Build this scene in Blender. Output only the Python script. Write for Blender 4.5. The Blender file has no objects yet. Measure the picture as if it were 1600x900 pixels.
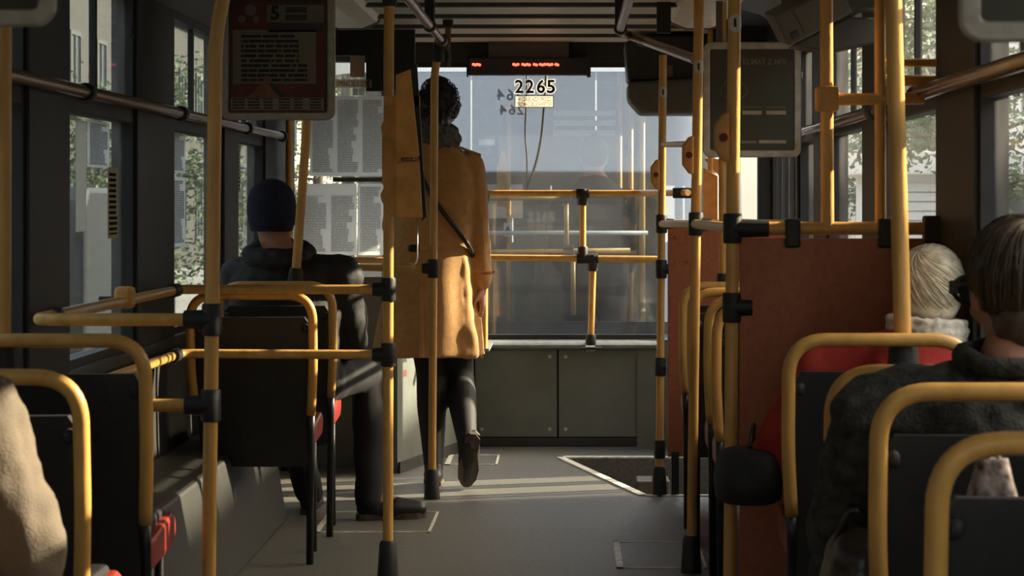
import bpy, bmesh, math, random
from mathutils import Vector, Matrix, noise, Euler
random.seed(7)
PI = math.pi
scene = bpy.context.scene
C = scene.collection

# ---------------------------------------------------------------- camera, world, sun, exposure
# level camera standing at the origin, 1.2 m above the tram floor, looking along +Y (lens shift as in the cropped photo)
FOC, VX, VY, CZ = 3700.0, 890.0, 315.0, 1.2
cam_d = bpy.data.cameras.new('camera'); cam = bpy.data.objects.new('camera', cam_d); C.objects.link(cam)
cam.location = (0, 0, CZ); cam.rotation_euler = (PI/2, 0, 0)
cam_d.sensor_width = 36; cam_d.lens = FOC/1600*36
cam_d.shift_x = (800-VX)/1600; cam_d.shift_y = -(450-VY)/1600
cam_d.clip_start = 0.05; cam_d.clip_end = 600
cam_d.dof.use_dof = True; cam_d.dof.focus_distance = 10.2; cam_d.dof.aperture_fstop = 13
scene.camera = cam

SUN_EL, SUN_AZ = math.radians(25), math.radians(18)      # azimuth measured from +X towards +Y
world = bpy.data.worlds.new('world'); scene.world = world; world.use_nodes = True
wn, wl = world.node_tree.nodes, world.node_tree.links
wn.clear()
sky = wn.new('ShaderNodeTexSky'); sky.sky_type = 'NISHITA'; sky.sun_disc = False
sky.sun_elevation = SUN_EL; sky.sun_rotation = PI/2 - SUN_AZ
sky.air_density = 1.0; sky.dust_density = 6.0; sky.ozone_density = 1.0
bg = wn.new('ShaderNodeBackground'); bg.inputs[1].default_value = 0.64
wo = wn.new('ShaderNodeOutputWorld')
haze = wn.new('ShaderNodeMixRGB'); haze.inputs[0].default_value = 0.55; haze.inputs[2].default_value = (1.35, 1.22, 0.98, 1)   # thin bright overcast
wl.new(sky.outputs[0], haze.inputs[1]); wl.new(haze.outputs[0], bg.inputs[0]); wl.new(bg.outputs[0], wo.inputs[0])

sd = bpy.data.lights.new('sun', 'SUN'); sun = bpy.data.objects.new('sun', sd); C.objects.link(sun)
sd.energy = 9.0; sd.angle = math.radians(0.6); sd.color = (1.0, 0.87, 0.66)
sv = Vector((math.cos(SUN_EL)*math.cos(SUN_AZ), math.cos(SUN_EL)*math.sin(SUN_AZ), math.sin(SUN_EL)))
sun.rotation_euler = (-sv).to_track_quat('-Z', 'Y').to_euler(); sun.location = (20, 8, 20)

vs = scene.view_settings
vs.view_transform = 'Standard'; vs.look = 'None'; vs.gamma = 1.0; vs.use_curve_mapping = False
vs.exposure = 1.15
scene.cycles.use_denoising = True
scene.cycles.max_bounces = 10; scene.cycles.transparent_max_bounces = 24
scene.cycles.diffuse_bounces = 5; scene.cycles.glossy_bounces = 4
scene.cycles.sample_clamp_indirect = 6.0
scene.cycles.caustics_reflective = False; scene.cycles.caustics_refractive = False

def P(px, py, s):
    """photo pixel + scale (pixels per metre at that distance) -> point in the tram"""
    return Vector(((px-VX)/s, FOC/s, CZ-(py-VY)/s))

# ---------------------------------------------------------------- materials
MATS = {}
def lin(r, g, b):
    f = lambda c: (c/255/12.92) if c/255 <= 0.04045 else ((c/255+0.055)/1.055)**2.4
    return (f(r), f(g), f(b), 1)
def nodes_of(m):
    m.use_nodes = True
    nt = m.node_tree
    return nt, nt.nodes, nt.links
def mat(name, col, rough=0.6, metal=0.0, var=0.25, scale=14.0, bump=0.0, bscale=60.0, coat=0.0, spec=0.5, stretch=None, col2=None, sheen=0.0):
    """principled surface with noise variation of colour and fine relief"""
    if name in MATS: return MATS[name]
    m = bpy.data.materials.new(name); nt, N, L = nodes_of(m)
    b = N['Principled BSDF']
    b.inputs['Roughness'].default_value = rough; b.inputs['Metallic'].default_value = metal
    b.inputs['Specular IOR Level'].default_value = spec
    b.inputs['Coat Weight'].default_value = coat; b.inputs['Coat Roughness'].default_value = 0.15
    if sheen: b.inputs['Sheen Weight'].default_value = sheen
    tc = N.new('ShaderNodeTexCoord'); mp = N.new('ShaderNodeMapping'); L.new(tc.outputs['Object'], mp.inputs[0])
    if stretch: mp.inputs['Scale'].default_value = stretch
    nz = N.new('ShaderNodeTexNoise'); nz.inputs['Scale'].default_value = scale; nz.inputs['Detail'].default_value = 5
    L.new(mp.outputs[0], nz.inputs['Vector'])
    rp = N.new('ShaderNodeValToRGB')
    c1 = tuple(c*(1-var) for c in col[:3])+(1,); c2 = col2 if col2 else tuple(min(1, c*(1+var)) for c in col[:3])+(1,)
    rp.color_ramp.elements[0].position = 0.32; rp.color_ramp.elements[1].position = 0.68
    rp.color_ramp.elements[0].color = c1; rp.color_ramp.elements[1].color = c2
    L.new(nz.outputs['Fac'], rp.inputs[0]); L.new(rp.outputs[0], b.inputs['Base Color'])
    if bump:
        n2 = N.new('ShaderNodeTexNoise'); n2.inputs['Scale'].default_value = bscale; n2.inputs['Detail'].default_value = 4
        L.new(mp.outputs[0], n2.inputs['Vector'])
        bp = N.new('ShaderNodeBump'); bp.inputs['Strength'].default_value = bump; bp.inputs['Distance'].default_value = 0.01
        L.new(n2.outputs['Fac'], bp.inputs['Height']); L.new(bp.outputs[0], b.inputs['Normal'])
    MATS[name] = m
    return m
def emit(name, col, strength):
    m = bpy.data.materials.new(name); nt, N, L = nodes_of(m); N.clear()
    e = N.new('ShaderNodeEmission'); e.inputs[0].default_value = col; e.inputs[1].default_value = strength
    o = N.new('ShaderNodeOutputMaterial'); L.new(e.outputs[0], o.inputs[0]); MATS[name] = m
    return m
def glass(name, tint, gloss=0.08, dust=0.05, dcol=(0.8, 0.8, 0.78, 1), rough=0.03, dscale=7.0, fresnel=False):
    """dusty window glass: lets light straight through, mirrors a little and carries a film of dirt"""
    m = bpy.data.materials.new(name); nt, N, L = nodes_of(m); N.clear()
    t = N.new('ShaderNodeBsdfTransparent'); t.inputs[0].default_value = tint
    g = N.new('ShaderNodeBsdfGlossy'); g.inputs['Roughness'].default_value = rough
    m1 = N.new('ShaderNodeMixShader'); m1.inputs[0].default_value = gloss
    L.new(t.outputs[0], m1.inputs[1]); L.new(g.outputs[0], m1.inputs[2])
    if fresnel:
        lw = N.new('ShaderNodeLayerWeight'); lw.inputs[0].default_value = 0.25
        ma = N.new('ShaderNodeMath'); ma.operation = 'MULTIPLY_ADD'; ma.inputs[1].default_value = 0.5; ma.inputs[2].default_value = gloss
        L.new(lw.outputs['Fresnel'], ma.inputs[0]); L.new(ma.outputs[0], m1.inputs[0])
    d = N.new('ShaderNodeBsdfDiffuse'); d.inputs[0].default_value = dcol
    tr = N.new('ShaderNodeBsdfTranslucent'); tr.inputs[0].default_value = dcol
    md = N.new('ShaderNodeMixShader'); md.inputs[0].default_value = 0.5
    L.new(d.outputs[0], md.inputs[1]); L.new(tr.outputs[0], md.inputs[2])
    tc = N.new('ShaderNodeTexCoord')
    n1 = N.new('ShaderNodeTexNoise'); n1.inputs['Scale'].default_value = dscale; n1.inputs['Detail'].default_value = 8
    L.new(tc.outputs['Object'], n1.inputs['Vector'])
    n2 = N.new('ShaderNodeTexNoise'); n2.inputs['Scale'].default_value = dscale*30; n2.inputs['Detail'].default_value = 2
    L.new(tc.outputs['Object'], n2.inputs['Vector'])
    mu = N.new('ShaderNodeMath'); mu.operation = 'MULTIPLY'; L.new(n1.outputs['Fac'], mu.inputs[0]); L.new(n2.outputs['Fac'], mu.inputs[1])
    mr = N.new('ShaderNodeMapRange'); mr.inputs['From Min'].default_value = 0.10; mr.inputs['From Max'].default_value = 0.42
    mr.inputs['To Min'].default_value = dust*0.35; mr.inputs['To Max'].default_value = dust*1.9
    L.new(mu.outputs[0], mr.inputs['Value'])
    m2 = N.new('ShaderNodeMixShader'); L.new(mr.outputs[0], m2.inputs[0])
    L.new(m1.outputs[0], m2.inputs[1]); L.new(md.outputs[0], m2.inputs[2])
    o = N.new('ShaderNodeOutputMaterial'); L.new(m2.outputs[0], o.inputs[0]); MATS[name] = m
    return m
def print_mat(name, paper, ink, cols=2, lines=50, head=0.0, trans=0.92, dens=0.62, axis='XZ'):
    """sheet of paper with justified columns of small illegible print (generated coordinates)"""
    m = bpy.data.materials.new(name); nt, N, L = nodes_of(m); N.clear()
    tc = N.new('ShaderNodeTexCoord'); sp = N.new('ShaderNodeSeparateXYZ'); L.new(tc.outputs['Generated'], sp.inputs[0])
    U = sp.outputs['XYZ'.index(axis[0])]; V = sp.outputs['XYZ'.index(axis[1])]
    def M(op, a, b=None, c=None):
        n = N.new('ShaderNodeMath'); n.operation = op
        for i, x in enumerate((a, b, c)):
            if x is None: continue
            if isinstance(x, (int, float)): n.inputs[i].default_value = x
            else: L.new(x, n.inputs[i])
        return n.outputs[0]
    uc = M('FRACT', M('MULTIPLY', U, cols))
    colm = M('MULTIPLY', M('GREATER_THAN', uc, 0.10), M('LESS_THAN', uc, 0.92))
    vl = M('MULTIPLY', V, lines)
    row = M('GREATER_THAN', M('FRACT', vl), 0.42)
    cx = N.new('ShaderNodeCombineXYZ'); L.new(M('MULTIPLY', U, 38.0*cols/2), cx.inputs[0]); L.new(M('FLOOR', vl), cx.inputs[1])
    wnz = N.new('ShaderNodeTexNoise'); wnz.inputs['Scale'].default_value = 1.0; wnz.inputs['Detail'].default_value = 1
    L.new(cx.outputs[0], wnz.inputs['Vector'])
    word = M('LESS_THAN', wnz.outputs['Fac'], dens)
    cy = N.new('ShaderNodeCombineXYZ'); L.new(M('FLOOR', M('MULTIPLY', U, cols)), cy.inputs[0]); L.new(M('FLOOR', M('MULTIPLY', V, lines/4)), cy.inputs[1])
    pn = N.new('ShaderNodeTexWhiteNoise'); L.new(cy.outputs[0], pn.inputs['Vector'])
    ends = M('LESS_THAN', uc, M('ADD', M('MULTIPLY', pn.outputs['Value'], 0.45), 0.62))
    body = M('MULTIPLY', M('LESS_THAN', V, 0.955-head), M('GREATER_THAN', V, 0.05))
    k = M('MULTIPLY', M('MULTIPLY', M('MULTIPLY', colm, row), M('MULTIPLY', word, ends)), body)
    mx = N.new('ShaderNodeMixRGB'); L.new(k, mx.inputs[0]); mx.inputs[1].default_value = paper; mx.inputs[2].default_value = ink
    d = N.new('ShaderNodeBsdfDiffuse'); t = N.new('ShaderNodeBsdfTranslucent')
    L.new(mx.outputs[0], d.inputs[0]); L.new(mx.outputs[0], t.inputs[0])
    ms = N.new('ShaderNodeMixShader'); ms.inputs[0].default_value = trans
    L.new(d.outputs[0], ms.inputs[1]); L.new(t.outputs[0], ms.inputs[2])
    o = N.new('ShaderNodeOutputMaterial'); L.new(ms.outputs[0], o.inputs[0]); MATS[name] = m
    return m

mat('yellow', (0.72, 0.40, 0.105, 1), rough=0.36, var=0.13, scale=30, bump=0.10, bscale=90, coat=0.05, spec=0.5, stretch=(1, 1, 0.25))
mat('yellow_plate', (0.74, 0.37, 0.095, 1), rough=0.5, var=0.15, scale=20, bump=0.12, bscale=140)
mat('rubber', (0.017, 0.017, 0.017, 1), rough=0.55, var=0.2)
mat('bronze', (0.22, 0.13, 0.06, 1), rough=0.26, metal=0.55, var=0.2, scale=20)
mat('dark_rail', (0.10, 0.055, 0.03, 1), rough=0.25, metal=0.3, var=0.2, scale=20)
mat('wall_dark', (0.014, 0.014, 0.013, 1), rough=0.6, var=0.15, bump=0.05)
mat('wall_lower', (0.024, 0.024, 0.020, 1), rough=0.6, var=0.15, bump=0.05)
mat('grey_panel', (0.145, 0.158, 0.135, 1), rough=0.5, var=0.10, scale=9, bump=0.12, bscale=220)
mat('grey_sill', (0.28, 0.30, 0.27, 1), rough=0.35, var=0.15, scale=30)
mat('panel_gap', (0.012, 0.012, 0.012, 1), rough=0.8)
mat('steel', (0.5, 0.48, 0.43, 1), rough=0.35, metal=0.8, var=0.2, scale=40)
mat('alu', (0.42, 0.39, 0.33, 1), rough=0.42, metal=0.35, var=0.18, scale=30, bump=0.08)
mat('worn_strip', (0.82, 0.77, 0.66, 1), rough=0.45, metal=0.0, var=0.3, scale=25)
mat('lino', (0.155, 0.150, 0.130, 1), rough=0.42, var=0.22, scale=55, bump=0.25, bscale=260)
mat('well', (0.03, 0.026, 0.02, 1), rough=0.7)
mat('ceiling', (0.66, 0.60, 0.47, 1), rough=0.35, var=0.10, scale=8, bump=0.05)
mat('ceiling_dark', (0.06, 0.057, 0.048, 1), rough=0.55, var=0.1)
mat('box_grey', (0.085, 0.085, 0.07, 1), rough=0.55, var=0.12, bump=0.1, bscale=180)
mat('laminate', (0.42, 0.125, 0.048, 1), rough=0.48, var=0.10, scale=60, bump=0.15, bscale=200)
mat('seat_black', (0.015, 0.015, 0.0145, 1), rough=0.5, var=0.2, bump=0.1)
mat('seat_red', (0.27, 0.026, 0.014, 1), rough=0.4, var=0.15)
mat('leg_black', (0.012, 0.012, 0.012, 1), rough=0.35, var=0.2)
mat('sticker_white', (0.72, 0.68, 0.60, 1), rough=0.5, var=0.06)
mat('sticker_cream', (0.78, 0.66, 0.50, 1), rough=0.5, var=0.06)
def film(name, col, trans=0.6):
    m = bpy.data.materials.new(name); nt, N, L = nodes_of(m); N.clear()
    tc = N.new('ShaderNodeTexCoord'); nz = N.new('ShaderNodeTexNoise'); nz.inputs['Scale'].default_value = 30; L.new(tc.outputs['Object'], nz.inputs['Vector'])
    rp = N.new('ShaderNodeValToRGB'); rp.color_ramp.elements[0].color = tuple(c*0.92 for c in col[:3])+(1,); rp.color_ramp.elements[1].color = col
    L.new(nz.outputs['Fac'], rp.inputs[0])
    d = N.new('ShaderNodeBsdfDiffuse'); t_ = N.new('ShaderNodeBsdfTranslucent'); L.new(rp.outputs[0], d.inputs[0]); L.new(rp.outputs[0], t_.inputs[0])
    ms = N.new('ShaderNodeMixShader'); ms.inputs[0].default_value = trans; L.new(d.outputs[0], ms.inputs[1]); L.new(t_.outputs[0], ms.inputs[2])
    o = N.new('ShaderNodeOutputMaterial'); L.new(ms.outputs[0], o.inputs[0]); MATS[name] = m
film('film_cream', (0.98, 0.90, 0.74, 1), 0.92); film('film_white', (0.9, 0.88, 0.82, 1), 0.8); film('film_leaflet', (0.70, 0.56, 0.40, 1), 0.85)
mat('ink_black', (0.01, 0.01, 0.011, 1), rough=0.6, var=0.1)
mat('ink_brown', (0.16, 0.03, 0.02, 1), rough=0.6, var=0.1)
mat('ink_grey', (0.05, 0.06, 0.075, 1), rough=0.6, var=0.1)
mat('poster_dark', (0.045, 0.040, 0.034, 1), rough=0.5, var=0.2, scale=6)
mat('poster_maroon', (0.13, 0.030, 0.020, 1), rough=0.5, var=0.35, scale=9)
mat('poster_flesh', (0.30, 0.13, 0.07, 1), rough=0.5, var=0.3, scale=18)
mat('poster_green', (0.040, 0.042, 0.026, 1), rough=0.35, var=0.2, scale=5)
mat('poster_cream', (0.36, 0.30, 0.19, 1), rough=0.5, var=0.15)
mat('poster_line', (0.17, 0.16, 0.12, 1), rough=0.5, var=0.15)
mat('skin', (0.45, 0.21, 0.13, 1), rough=0.5, var=0.10, scale=20, bump=0.05)
mat('coat_tan', (0.60, 0.31, 0.10, 1), rough=0.75, var=0.10, scale=35, bump=0.25, bscale=320, sheen=0.15)
mat('tights', (0.008, 0.0075, 0.008, 1), rough=0.7)
mat('shoe_dark', (0.016, 0.014, 0.013, 1), rough=0.45, bump=0.1)
mat('shoe_sole', (0.085, 0.062, 0.042, 1), rough=0.7, var=0.35, scale=40, bump=0.3)
mat('scarf', (0.13, 0.125, 0.115, 1), rough=0.9, var=0.35, scale=60, bump=0.5, bscale=120)
mat('hair_black', (0.018, 0.012, 0.008, 1), rough=0.45, var=0.3)
mat('hair_white', (0.72, 0.64, 0.48, 1), rough=0.45, var=0.25, scale=60)
mat('hair_brown', (0.085, 0.058, 0.038, 1), rough=0.5, var=0.5, scale=50)
mat('jacket_black', (0.014, 0.014, 0.013, 1), rough=0.7, var=0.2, bump=0.2)
mat('beanie', (0.016, 0.019, 0.042, 1), rough=0.9, var=0.25, bump=0.5, bscale=180)
mat('jacket_red', (0.46, 0.035, 0.020, 1), rough=0.8, var=0.15, bump=0.2)
mat('lace', (0.78, 0.72, 0.60, 1), rough=0.9, var=0.1, bump=0.4)
mat('jacket_tweed', (0.040, 0.040, 0.032, 1), rough=0.9, var=0.55, scale=45, bump=0.6, bscale=160)
mat('leather', (0.03, 0.024, 0.018, 1), rough=0.3, var=0.3, bump=0.2)
mat('jacket_beige', (0.145, 0.112, 0.080, 1), rough=0.85, var=0.12, bump=0.3, bscale=260)
mat('trousers', (0.012, 0.012, 0.014, 1), rough=0.85, var=0.2)
mat('bag_floral', (0.08, 0.05, 0.05, 1), rough=0.7, var=0.6, scale=55, col2=(0.75, 0.6, 0.55, 1))
mat('eye', (0.05, 0.03, 0.02, 1), rough=0.1)
mat('asphalt', (0.17, 0.165, 0.155, 1), rough=0.8, var=0.2, scale=2)
mat('pavement', (0.36, 0.34, 0.30, 1), rough=0.8, var=0.15, scale=3)
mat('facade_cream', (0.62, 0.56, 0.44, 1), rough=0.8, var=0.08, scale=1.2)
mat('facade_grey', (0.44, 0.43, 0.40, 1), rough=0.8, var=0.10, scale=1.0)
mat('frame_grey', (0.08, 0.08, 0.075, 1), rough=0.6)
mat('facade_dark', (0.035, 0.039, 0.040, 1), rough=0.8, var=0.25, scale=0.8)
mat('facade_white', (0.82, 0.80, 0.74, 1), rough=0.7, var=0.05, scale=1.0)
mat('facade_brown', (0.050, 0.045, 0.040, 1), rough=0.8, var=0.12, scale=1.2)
mat('roof_tile', (0.22, 0.10, 0.06, 1), rough=0.8)
mat('pane_dark', (0.05, 0.06, 0.065, 1), rough=0.12, var=0.2, scale=1)
mat('frame_white', (0.75, 0.73, 0.68, 1), rough=0.5, var=0.05)
mat('bark', (0.07, 0.05, 0.035, 1), rough=0.9, var=0.3)
mat('leaf', (0.055, 0.095, 0.022, 1), rough=0.6, var=0.5, scale=3)
mat('van_paint', (0.022, 0.024, 0.026, 1), rough=0.45, var=0.05, coat=0.05)
mat('tram_blue', (0.10, 0.25, 0.58, 1), rough=0.3, var=0.08, coat=0.4)
mat('tram_white', (0.70, 0.70, 0.66, 1), rough=0.35, var=0.06, coat=0.3)
mat('tram_inside', (0.13, 0.125, 0.105, 1), rough=0.6, var=0.15)
mat('tram_floor', (0.10, 0.10, 0.09, 1), rough=0.6, var=0.15)
mat('lamp_cover', (0.75, 0.69, 0.56, 1), rough=0.4, var=0.08)
emit('led_red', (1.0, 0.10, 0.05, 1), 1.6)
glass('glass_left', (0.60, 0.64, 0.64, 1), gloss=0.05, dust=0.06)
glass('glass_right', (0.92, 0.92, 0.89, 1), gloss=0.04, dust=0.025)
glass('glass_front', (0.93, 0.94, 0.93, 1), gloss=0.03, dust=0.010, dcol=(0.78, 0.80, 0.80, 1))
glass('glass_cab', (0.93, 0.94, 0.92, 1), gloss=0.04, dust=0.04)
glass('glass_screen', (0.82, 0.86, 0.88, 1), gloss=0.15, dust=0.013, dcol=(0.75, 0.77, 0.78, 1), rough=0.045, dscale=3.0)
PAPER, INK = (0.97, 0.97, 0.95, 1), (0.50, 0.50, 0.50, 1)
print_mat('print3', PAPER, INK, cols=3, lines=46)
print_mat('print2', PAPER, INK, cols=2, lines=44, head=0.12)
print_mat('print2b', PAPER, INK, cols=2, lines=44)
print_mat('print_poster', (0.26, 0.255, 0.21, 1), (0.05, 0.05, 0.055, 1), cols=1, lines=11, trans=0.0, dens=0.58)
print_mat('print_strip', (0.34, 0.32, 0.27, 1), (0.06, 0.06, 0.055, 1), cols=6, lines=4.2, trans=0.0, dens=0.6)
print_mat('print_side', PAPER, (0.33, 0.33, 0.34, 1), cols=1, lines=40, axis='YZ')
print_mat('print_tape', (0.66, 0.60, 0.44, 1), (0.05, 0.04, 0.035, 1), cols=1, lines=13, axis='YZ', trans=0.4, dens=0.9)

# ---------------------------------------------------------------- mesh helpers
class MB:
    """collects verts / faces for ONE mesh"""
    def __init__(s): s.v = []; s.f = []
    def add(s, vs, fs):
        o = len(s.v); s.v += [tuple(v) for v in vs]; s.f += [tuple(i+o for i in f) for f in fs]; return s
    def box(s, a, b):
        x0, x1 = sorted((a[0], b[0])); y0, y1 = sorted((a[1], b[1])); z0, z1 = sorted((a[2], b[2]))
        return s.add([(x0,y0,z0),(x1,y0,z0),(x1,y1,z0),(x0,y1,z0),(x0,y0,z1),(x1,y0,z1),(x1,y1,z1),(x0,y1,z1)],
                     [(0,3,2,1),(4,5,6,7),(0,1,5,4),(1,2,6,5),(2,3,7,6),(3,0,4,7)])
    def obox(s, c, ax, ay, az):
        c, ax, ay, az = map(Vector, (c, ax, ay, az)); vs = []
        for k in (-1, 1):
            for (i, j) in ((-1,-1),(1,-1),(1,1),(-1,1)): vs.append(c+ax*i+ay*j+az*k)
        return s.add(vs, [(0,3,2,1),(4,5,6,7),(0,1,5,4),(1,2,6,5),(2,3,7,6),(3,0,4,7)])
    def prism(s, poly, ext):
        """poly: 3-D points in a plane, extruded by vector ext"""
        n = len(poly); ext = Vector(ext); p = [Vector(q) for q in poly]
        return s.add(p+[q+ext for q in p], [tuple(range(n))[::-1], tuple(range(n, 2*n))]+[(i, (i+1) % n, n+(i+1) % n, n+i) for i in range(n)])
    def tube(s, pts, r, seg=14, cap=True):
        pts = [Vector(p) for p in pts]; n = len(pts)
        rs = r if isinstance(r, (list, tuple)) else [r]*n
        t0 = (pts[1]-pts[0]).normalized()
        u = t0.orthogonal().normalized(); vs, fs = [], []
        for i, p in enumerate(pts):
            if i == 0: t = t0
            elif i == n-1: t = (pts[-1]-pts[-2]).normalized()
            else: t = ((pts[i+1]-p).normalized()+(p-pts[i-1]).normalized()).normalized()
            u = (u-t*u.dot(t)).normalized(); w = t.cross(u)
            for k in range(seg):
                a = 2*PI*k/seg; vs.append(p+(u*math.cos(a)+w*math.sin(a))*rs[i])
        for i in range(n-1):
            for k in range(seg):
                fs.append((i*seg+k, i*seg+(k+1) % seg, (i+1)*seg+(k+1) % seg, (i+1)*seg+k))
        if cap: fs += [tuple(range(seg))[::-1], tuple(range((n-1)*seg, n*seg))]
        return s.add(vs, fs)
    def capsule(s, p0, r0, p1, r1, seg=14, h=4):
        p0, p1 = Vector(p0), Vector(p1); d = (p1-p0); l = d.length
        t = d/l if l > 1e-6 else Vector((0, 0, 1))
        pts, rs = [], []
        for i in range(h+1):
            a = PI/2*i/h; pts.append(p0-t*r0*math.cos(a)); rs.append(max(r0*math.sin(a), r0*0.02))
        for i in range(h+1):
            a = PI/2*(1-i/h); pts.append(p1+t*r1*math.cos(a)); rs.append(max(r1*math.sin(a), r1*0.02))
        return s.tube(pts, rs, seg)
    def ell(s, c, r, rot=None, nu=18, nv=12):
        c = Vector(c); R = (rot.to_matrix() if rot else Matrix.Identity(3)); vs, fs = [], []
        vs.append(c+R @ Vector((0, 0, -r[2])))
        for j in range(1, nv):
            a = -PI/2+PI*j/nv
            for i in range(nu):
                b = 2*PI*i/nu
                vs.append(c+R @ Vector((r[0]*math.cos(a)*math.cos(b), r[1]*math.cos(a)*math.sin(b), r[2]*math.sin(a))))
        vs.append(c+R @ Vector((0, 0, r[2]))); top = len(vs)-1
        for i in range(nu): fs.append((0, 1+(i+1) % nu, 1+i))
        for j in range(nv-2):
            for i in range(nu):
                a = 1+j*nu; fs.append((a+i, a+(i+1) % nu, a+nu+(i+1) % nu, a+nu+i))
        a = 1+(nv-2)*nu
        for i in range(nu): fs.append((a+i, a+(i+1) % nu, top))
        return s.add(vs, fs)
    def loft(s, rings):
        n = len(rings[0]); vs = [p for r in rings for p in r]; fs = []
        for j in range(len(rings)-1):
            for i in range(n): fs.append((j*n+i, j*n+(i+1) % n, (j+1)*n+(i+1) % n, (j+1)*n+i))
        fs += [tuple(range(n))[::-1], tuple(range((len(rings)-1)*n, len(rings)*n))]
        return s.add(vs, fs)
    def mesh(s, name):
        me = bpy.data.meshes.new(name); me.from_pydata(s.v, [], s.f); me.update(); return me

def fillet(pts, rad, n=6):
    """round the corners of a polyline"""
    pts = [Vector(p) for p in pts]; out = [pts[0]]
    for i in range(1, len(pts)-1):
        r = rad[i] if isinstance(rad, dict) and i in rad else (rad if not isinstance(rad, dict) else 0.03)
        a, b, c = pts[i-1], pts[i], pts[i+1]
        u, w = (a-b), (c-b); r = min(r, u.length*0.48, w.length*0.48); u.normalize(); w.normalize()
        for k in range(n+1):
            t = k/n; out.append((b+u*r)*(1-t)**2+b*2*t*(1-t)+(b+w*r)*t*t)
    out.append(pts[-1]); return out

def link(name, me, m, parent=None, smooth=False, bevel=0.0, seg=2):
    o = bpy.data.objects.new(name, me); C.objects.link(o)
    if m: me.materials.clear(); me.materials.append(MATS[m] if isinstance(m, str) else m)
    if smooth:
        for p in me.polygons: p.use_smooth = True
    if bevel:
        b = o.modifiers.new('bevel', 'BEVEL'); b.width = bevel; b.segments = seg; b.limit_method = 'ANGLE'; b.angle_limit = 0.7
    if parent:
        o.parent = parent
        M = Matrix.Identity(4); q = parent
        while q is not None:
            M = q.matrix_parent_inverse @ Matrix.LocRotScale(q.location, q.rotation_euler, q.scale) @ M if False else Matrix.LocRotScale(q.location, q.rotation_euler, q.scale) @ M
            if q.parent: M = q.matrix_parent_inverse @ M
            q = q.parent
        o.matrix_parent_inverse = M.inverted()
    return o
def build(name, mb, m, parent=None, **k): return link(name, mb.mesh(name), m, parent, **k)
def tag(o, label, cat, group=None, kind=None):
    o['label'] = label
    if cat: o['category'] = cat
    if group: o['group'] = group
    if kind: o['kind'] = kind
    return o
def thing(name, label, cat, loc=(0, 0, 0), group=None, kind=None):
    e = bpy.data.objects.new(name, None); C.objects.link(e); e.location = loc; e.empty_display_size = 0.1
    return tag(e, label, cat, group, kind)
def smooth_by_angle(o, ang=0.6):
    me = o.data
    for p in me.polygons: p.use_smooth = True
    me.set_sharp_from_angle(angle=ang)
    return o
def text(name, body, size, loc, m, parent, rot=(PI/2, 0, 0), bold=0.0, width=None, extr=0.0004, flip=False):
    cu = bpy.data.curves.new(name, 'FONT'); cu.body = body; cu.size = size; cu.align_x = 'CENTER'; cu.align_y = 'CENTER'
    cu.extrude = extr; cu.offset = bold; cu.resolution_u = 3
    t = bpy.data.objects.new(name, cu); C.objects.link(t)
    bpy.context.view_layer.update()
    dg = bpy.context.evaluated_depsgraph_get()
    me = bpy.data.meshes.new_from_object(t.evaluated_get(dg)); bpy.data.objects.remove(t); bpy.data.curves.remove(cu)
    xs = [v.co.x for v in me.vertices] or [0, 1]
    sx = (width/(max(xs)-min(xs))) if width else 1.0
    R = Euler(rot).to_matrix().to_4x4()
    me.transform(Matrix.Translation(loc) @ R @ Matrix.Diagonal((-sx if flip else sx, 1, 1, 1)))
    return link(name, me, m, parent)
def remesh(name, mb, m, parent=None, voxel=0.01, smooth=5, disp=None):
    """melt overlapping shapes into one continuous skin"""
    t = bpy.data.objects.new('tmp', mb.mesh('tmp')); C.objects.link(t)
    r = t.modifiers.new('r', 'REMESH'); r.mode = 'VOXEL'; r.voxel_size = voxel
    if smooth:
        sm = t.modifiers.new('s', 'SMOOTH'); sm.factor = 0.5; sm.iterations = smooth
    bpy.context.view_layer.update(); dg = bpy.context.evaluated_depsgraph_get()
    me = bpy.data.meshes.new_from_object(t.evaluated_get(dg)); bpy.data.objects.remove(t)
    me.name = name
    if disp:
        ns = [v.normal.copy() for v in me.vertices]
        for v, n in zip(me.vertices, ns): v.co = v.co+n*disp(v.co)
    return link(name, me, m, parent, smooth=True)
def wrinkle(amp, sc, stretch=(1, 1, 1)):
    return lambda p: amp*noise.noise(Vector((p.x*sc*stretch[0], p.y*sc*stretch[1], p.z*sc*stretch[2])))

# ---------------------------------------------------------------- the tram's shell
XL, XR, YB, YF, ZC = -1.32, 0.94, -1.6, 11.63, 2.0
XM = (XL+XR)/2
WZ0, WZ1, TZ0, TZ1 = 0.76, 1.83, 1.435, 1.50
panesL = [(-1.2, -0.2), (0.3, 1.35), (1.8, 2.8), (3.25, 4.2), (4.65, 5.70), (6.16, 7.13), (7.79, 8.93), (9.30, 10.13)]
panesR = [(-1.2, -0.2), (0.3, 1.35), (1.8, 2.8), (3.25, 4.2), (4.55, 5.39), (5.95, 7.06), (7.45, 8.50), (8.93, 9.58)]

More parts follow.
